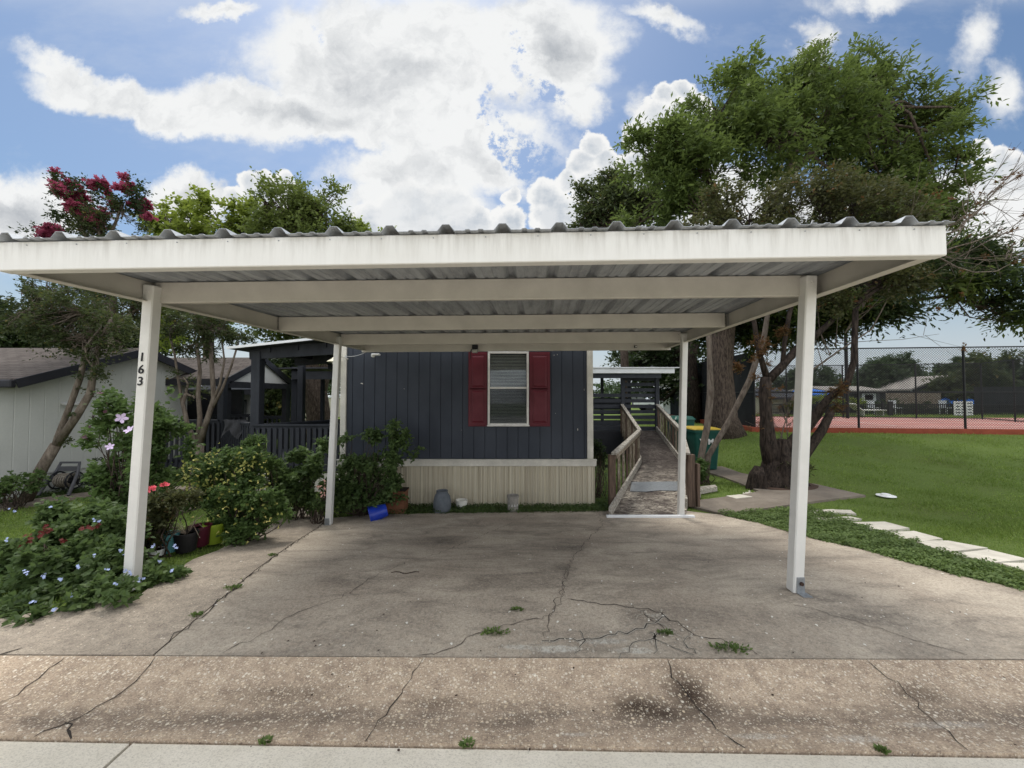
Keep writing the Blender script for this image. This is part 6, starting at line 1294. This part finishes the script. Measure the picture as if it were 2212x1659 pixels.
# umbrellas
def umbrella(label, px, py_top, py_edge, half, Y, mat, closed=False):
    top = P(px, py_top, Y); ze = P(px, py_edge, Y)[2]; r_ = half/F*Y; t_ = thing('parasol', label, 'umbrella', (top[0], Y, CZ)); m = MB()
    if closed: m.lathe([(.04, top[2]), (.12, top[2]-.3), (.16, top[2]-.8), (.13, ze), (.05, ze)], (top[0], Y, 0), 10)
    else: m.lathe([(0, top[2]), (r_*.5, top[2]-(top[2]-ze)*.42), (r_, ze), (r_*.98, ze-.15), (r_*.48, top[2]-(top[2]-ze)*.5)], (top[0], Y, 0), 8)
    m.build('canopy', mat, t_); m = MB(); m.tube([(top[0], Y, -.3), (top[0], Y, top[2])], .04, 8); m.build('pole', 'far_white', t_)
umbrella('bright blue parasol beyond the tennis court on the right', 2060, 853, 872, 48, 30, 'blue_fabric'); umbrella('blue parasol behind the front right carport post', 1745, 838, 852, 50, 31, 'blue_fabric'); umbrella('blue parasol at the far right edge beyond the court', 2218, 838, 850, 20, 31, 'blue_fabric')
umbrella('folded pale blue parasol seen between the ramp rails', 1439, 848, 885, 8, 30, 'cloth_blue', True)
# parked cars far beyond the court
def car(label, px, Y, heading=0, mat='car_white'):
    q = P(px, 880, Y); z0 = CZ-.1; t_ = thing('parked_car', label, 'car', (q[0], Y, z0)); x = q[0]; m = MB()
    m.extr([(x-2.2, Y, z0+.3), (x-2.2, Y, z0+.75), (x-1.3, Y, z0+.92), (x-.8, Y, z0+1.4), (x+.9, Y, z0+1.42), (x+1.6, Y, z0+.98), (x+2.2, Y, z0+.85), (x+2.25, Y, z0+.3)], (0, 1.75, 0)); m.build('body', mat, t_)
    m = MB(); m.extr([(x-1.15, Y-.01, z0+.95), (x-.75, Y-.01, z0+1.33), (x+.85, Y-.01, z0+1.35), (x+1.4, Y-.01, z0+1.0)], (0, 1.77, 0)); m.build('window', 'car_glass', t_)
    for dx in (-1.4, 1.4):
        for dy in (.1, 1.65): m = MB(); m.tube([(x+dx, Y+dy-.1, z0+.32), (x+dx, Y+dy+.1, z0+.32)], .32, 14); m.build('wheel', 'tyre', t_)
car('white parked car beyond the iron fence, left of the blue parasol', 1950, 36); car('dark parked car beside the white one beyond the fence', 2020, 38, mat='car_glass'); car('pale parked car seen between the ramp rails', 1440, 32, mat='car_white')
# lounge and sign seen through the fence
q = P(1880, 898, 24.2); t_ = thing('sun_lounger', 'pale sun lounger inside the pool fence beyond the court', 'lounger', (q[0], 24.2, CZ)); m = MB(); m.box((q[0], 24.2, CZ+.35), (1.5, .6, .06)); m.bar((q[0]-.75, 24.2, CZ+.35), (q[0]-1.2, 24.2, CZ+.75), .6, .06); m.build('bed', 'white_bowl', t_)
m = MB(); 
for dx in (-.6, .6): m.box((q[0]+dx, 24.2, CZ+.17), (.05, .5, .34))
m.build('leg', 'white_bowl', t_)
q = P(2081, 888, 24.8); t_ = thing('pool_sign', 'white notice board with rows of lines on the pool fence', 'sign', (q[0], 24.8, CZ)); m = MB(); m.box((q[0], 24.8, q[2]), (1.2, .04, 1.25)); m.build('board', 'letter_white', t_)
m = MB()
for r_ in range(6):
    for c_ in range(3): m.box((q[0]-.38+c_*.38, 24.77, q[2]+.5-r_*.2), (.26, .01, .07))
m.build('print', 'far_grey', t_)
# ================================================================== WORLD + SUN
SUN_EL, SUN_AZ = R(62), R(-22)     # azimuth measured from +Y toward +X
w = bpy.data.worlds.new('World'); S.world = w; w.use_nodes = True; n = NT(w.node_tree); w.node_tree.nodes.clear()
dirv = n.n('ShaderNodeTexCoord').outputs['Generated']; sepd = n.n('ShaderNodeSeparateXYZ', i_0=dirv)
dx_, dy_, dz_ = sepd.outputs
sky = n.n('ShaderNodeTexSky', sky_type='NISHITA', sun_disc=False, sun_elevation=SUN_EL, sun_rotation=SUN_AZ, air_density=1.2, dust_density=1.5, ozone_density=2.5)
skyc = n.mix(1.0, sky.outputs[0], (.108, .108, .108), 'MULTIPLY')
# front hemisphere: gnomonic coordinates; blobs are where the real cloud masses stand
fy = n.math('MAXIMUM', dy_, .02); u = n.math('DIVIDE', dx_, fy); v = n.math('DIVIDE', dz_, fy)
uv = n.n('ShaderNodeCombineXYZ', i_0=u, i_1=v, i_2=0.0).outputs[0]
nz = n.noise(uv, 2.6, 9, .62, out=1); nz2 = n.noise(uv, 9, 6, .6, out=1)
warp = n.vec('ADD', n.vec('MULTIPLY', n.vec('SUBTRACT', nz, (.5, .5, .5)), (.30, .26, 0)), n.vec('MULTIPLY', n.vec('SUBTRACT', nz2, (.5, .5, .5)), (.10, .10, 0)))
uvw = n.vec('ADD', uv, warp)
EL = [(860, 130, 330, 170, 0, 1), (620, 235, 330, 62, 8, .95), (330, 215, 290, 50, 14, .85), (130, 130, 130, 35, 25, .6), (1140, 90, 190, 130, -10, 1), (980, 275, 240, 90, 12, 1), (1060, 330, 120, 90, 0, .8), (880, 380, 190, 70, 0, .95), (870, 450, 190, 60, 0, .8),
      (40, 450, 150, 100, 0, 1), (400, 440, 90, 55, 0, .9), (1420, 270, 60, 90, 0, .6), (1600, 430, 140, 90, 0, .9), (2150, 60, 50, 110, 20, .3), (2200, 200, 50, 70, 0, .32), (1450, 5, 110, 26, 10, .45),
      (460, -10, 90, 25, 0, .7), (1900, -20, 90, 30, 0, .35), (1760, 80, 40, 50, 20, .5), (1230, 200, 70, 60, 0, .7), (2100, 480, 200, 120, 0, .9), (1700, 480, 300, 80, 0, .8), (300, 300, 40, 25, 0, .0)]
acc = None
for (px, py, rx_p, ry_p, rot, wt) in EL:
    if wt <= 0: continue
    q = n.map(uvw, (rx_p*1.25/F, ry_p*1.25/F, 1), ((px-CX)/F, (852-py)/F, 0), (0, 0, R(-rot)), 'TEXTURE'); q = n.vec('MULTIPLY', q, (1, 1, 0))
    d = n.math('MULTIPLY', n.math('SUBTRACT', 1.0, n.vec('LENGTH', q)), wt*1.0)
    acc = d if acc is None else n.math('SMOOTH_MAX', acc, d) if False else n.math('MAXIMUM', acc, d)
det = n.noise(uv, 5.5, 10, .62); det2 = n.noise(n.map(uv, (1, 1.4, 1)), 2.3, 6, .55)
front = n.math('ADD', acc, n.math('MULTIPLY', n.math('SUBTRACT', det, .5), .75))
hn = n.noise(n.map(uv, (1, 1, 1)), 11, 9, .7)
for (px, py, rx_p, ry_p, rot, wt) in ((1122, 95, 26, 34, 30, .9), (1075, 250, 24, 60, -10, .7), (1165, 180, 40, 20, 30, .6), (1150, 330, 40, 25, 30, .6), (700, 60, 20, 30, 20, .4)):
    q = n.map(uvw, (rx_p*1.3/F, ry_p*1.3/F, 1), ((px-CX)/F, (852-py)/F, 0), (0, 0, R(-rot)), 'TEXTURE'); q = n.vec('MULTIPLY', q, (1, 1, 0))
    front = n.math('SUBTRACT', front, n.math('MULTIPLY', n.math('MULTIPLY', n.ramp(n.vec('LENGTH', q), 0, 1.9, 1, 0, True), n.ramp(hn, .42, .62, .15, 1, True)), wt*1.35))
frontm = n.ramp(front, -.03, .34, 0, 1, True)
CU = [(1285, 305, 34), (1258, 345, 42), (1312, 340, 36), (1335, 380, 46), (1290, 400, 62), (1225, 385, 34), (1180, 420, 46), (1200, 460, 62), (1270, 470, 72), (1360, 430, 72), (1095, 480, 50), (1108, 420, 24), (1350, 480, 66), (1440, 470, 80),
      (1420, 240, 46), (1395, 290, 52), (1445, 195, 36), (1385, 345, 52), (1485, 180, 30), (1455, 300, 62), (1500, 240, 60), (530, 392, 32), (562, 382, 30), (602, 388, 30), (498, 425, 30), (625, 415, 26), (560, 440, 66), (410, 455, 44), (370, 470, 40), (350, 430, 22),
      (880, 470, 90), (960, 470, 80), (810, 480, 60), (1020, 490, 60), (2140, 312, 28), (2182, 332, 36), (2108, 332, 20), (2205, 372, 64), (2150, 385, 54), (2100, 420, 50)]
bw = n.vec('ADD', uv, n.vec('MULTIPLY', n.vec('SUBTRACT', n.noise(uv, 13, 5, .55, out=1), (.5, .5, .5)), (.055, .055, 0)))
ca = None
for (px, py, rp) in CU:
    q = n.vec('DISTANCE', bw, ((px-CX)/F, (852-py)/F, 0)); d = n.math('SUBTRACT', 1.0, n.math('DIVIDE', q, rp/F)); d = n.math('MULTIPLY', d, rp/45.0) if rp > 45 else d
    ca = d if ca is None else n.math('MAXIMUM', ca, d)
cum = n.math('ADD', ca, n.math('MULTIPLY', n.math('SUBTRACT', n.noise(uv, 22, 8, .68), .5), .7)); cumm = n.ramp(cum, .0, .2, 0, 1, True)
# everywhere else: broken cloud
gz_ = n.math('ADD', n.math('MAXIMUM', dz_, 0.0), .22); pl = n.n('ShaderNodeCombineXYZ', i_0=n.math('DIVIDE', dx_, gz_), i_1=n.math('DIVIDE', dy_, gz_), i_2=0.0).outputs[0]
rest = n.ramp(n.noise(pl, 1.3, 8, .6), .40, .56, 0, 1, True)
wf = n.math('MULTIPLY', n.ramp(dy_, .12, .3, 0, 1, True), n.ramp(v, 1.25, 1.0, 0, 1, True))
mask = n.math('ADD', n.math('MULTIPLY', n.math('MAXIMUM', frontm, cumm), wf), n.math('MULTIPLY', rest, n.math('SUBTRACT', 1.0, wf)))
# cloud shading: bright rims, grey cores
core = n.ramp(front, .25, .95, 0, 1, True)
gr = n.math('MULTIPLY', core, n.ramp(det2, .40, .62, 0, 1, True)); fine = n.ramp(n.noise(uvw, 6, 9, .66), .36, .64, -.5, .5)
shade = n.math('ADD', n.math('MULTIPLY', gr, .75), n.math('MULTIPLY', fine, .55), clamp=True)
cc = n.mix(shade, (.90, .91, .91), (.40, .43, .47))
ccu = n.mix(n.math('ADD', n.ramp(cum, .12, .75, 0, .75, True), n.ramp(n.noise(uv, 17, 6, .6), .45, .65, -.25, .3), clamp=True), (.93, .93, .92), (.55, .60, .66)); cc = n.mix(n.math('MULTIPLY', n.math('MULTIPLY', cumm, wf), n.ramp(frontm, .6, 1, 1, .45)), cc, ccu)
back_gain = n.math('ADD', n.ramp(dy_, .25, -.2, 1.0, 2.1, True), n.ramp(v, 1.15, 1.6, 0, .5, True))  # out-of-view clouds behind and overhead brightened as added fill light
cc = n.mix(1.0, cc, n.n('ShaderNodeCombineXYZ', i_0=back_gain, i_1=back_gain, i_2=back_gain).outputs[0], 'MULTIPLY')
# haze near the horizon
hz = n.ramp(dz_, .26, .02, 0, .85, True)
skyt = n.mix(1.0, skyc, (.86, .95, 1.02), 'MULTIPLY')
skyh = n.mix(hz, skyt, (.60, .66, .72))
thin = n.math('MULTIPLY', n.ramp(n.noise(n.map(uv, (1, 2.2, 1)), 1.6, 7, .65), .50, .78), .34)
skyh = n.mix(thin, skyh, (.75, .79, .84))
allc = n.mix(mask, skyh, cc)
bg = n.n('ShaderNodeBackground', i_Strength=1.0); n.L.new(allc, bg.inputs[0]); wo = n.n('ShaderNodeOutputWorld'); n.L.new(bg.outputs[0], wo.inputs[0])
w.cycles.sampling_method = 'MANUAL'; w.cycles.sample_map_resolution = 512
sl = bpy.data.lights.new('sun', 'SUN'); sl.energy = 2.2; sl.angle = R(18); sl.color = (1, .96, .88); so = bpy.data.objects.new('sun', sl); COL.objects.link(so)
sd = Vector((math.sin(SUN_AZ)*math.cos(SUN_EL), math.cos(SUN_AZ)*math.cos(SUN_EL), math.sin(SUN_EL))); so.rotation_euler = sd.to_track_quat('Z', 'Y').to_euler(); so.location = (0, 0, 20)
S.view_settings.view_transform = 'Standard'; S.view_settings.look = 'None'; S.view_settings.exposure = 0
S.cycles.use_denoising = True; S.cycles.max_bounces = 6; S.cycles.transparent_max_bounces = 8; S.cycles.diffuse_bounces = 3; S.cycles.caustics_reflective = False; S.cycles.caustics_refractive = False
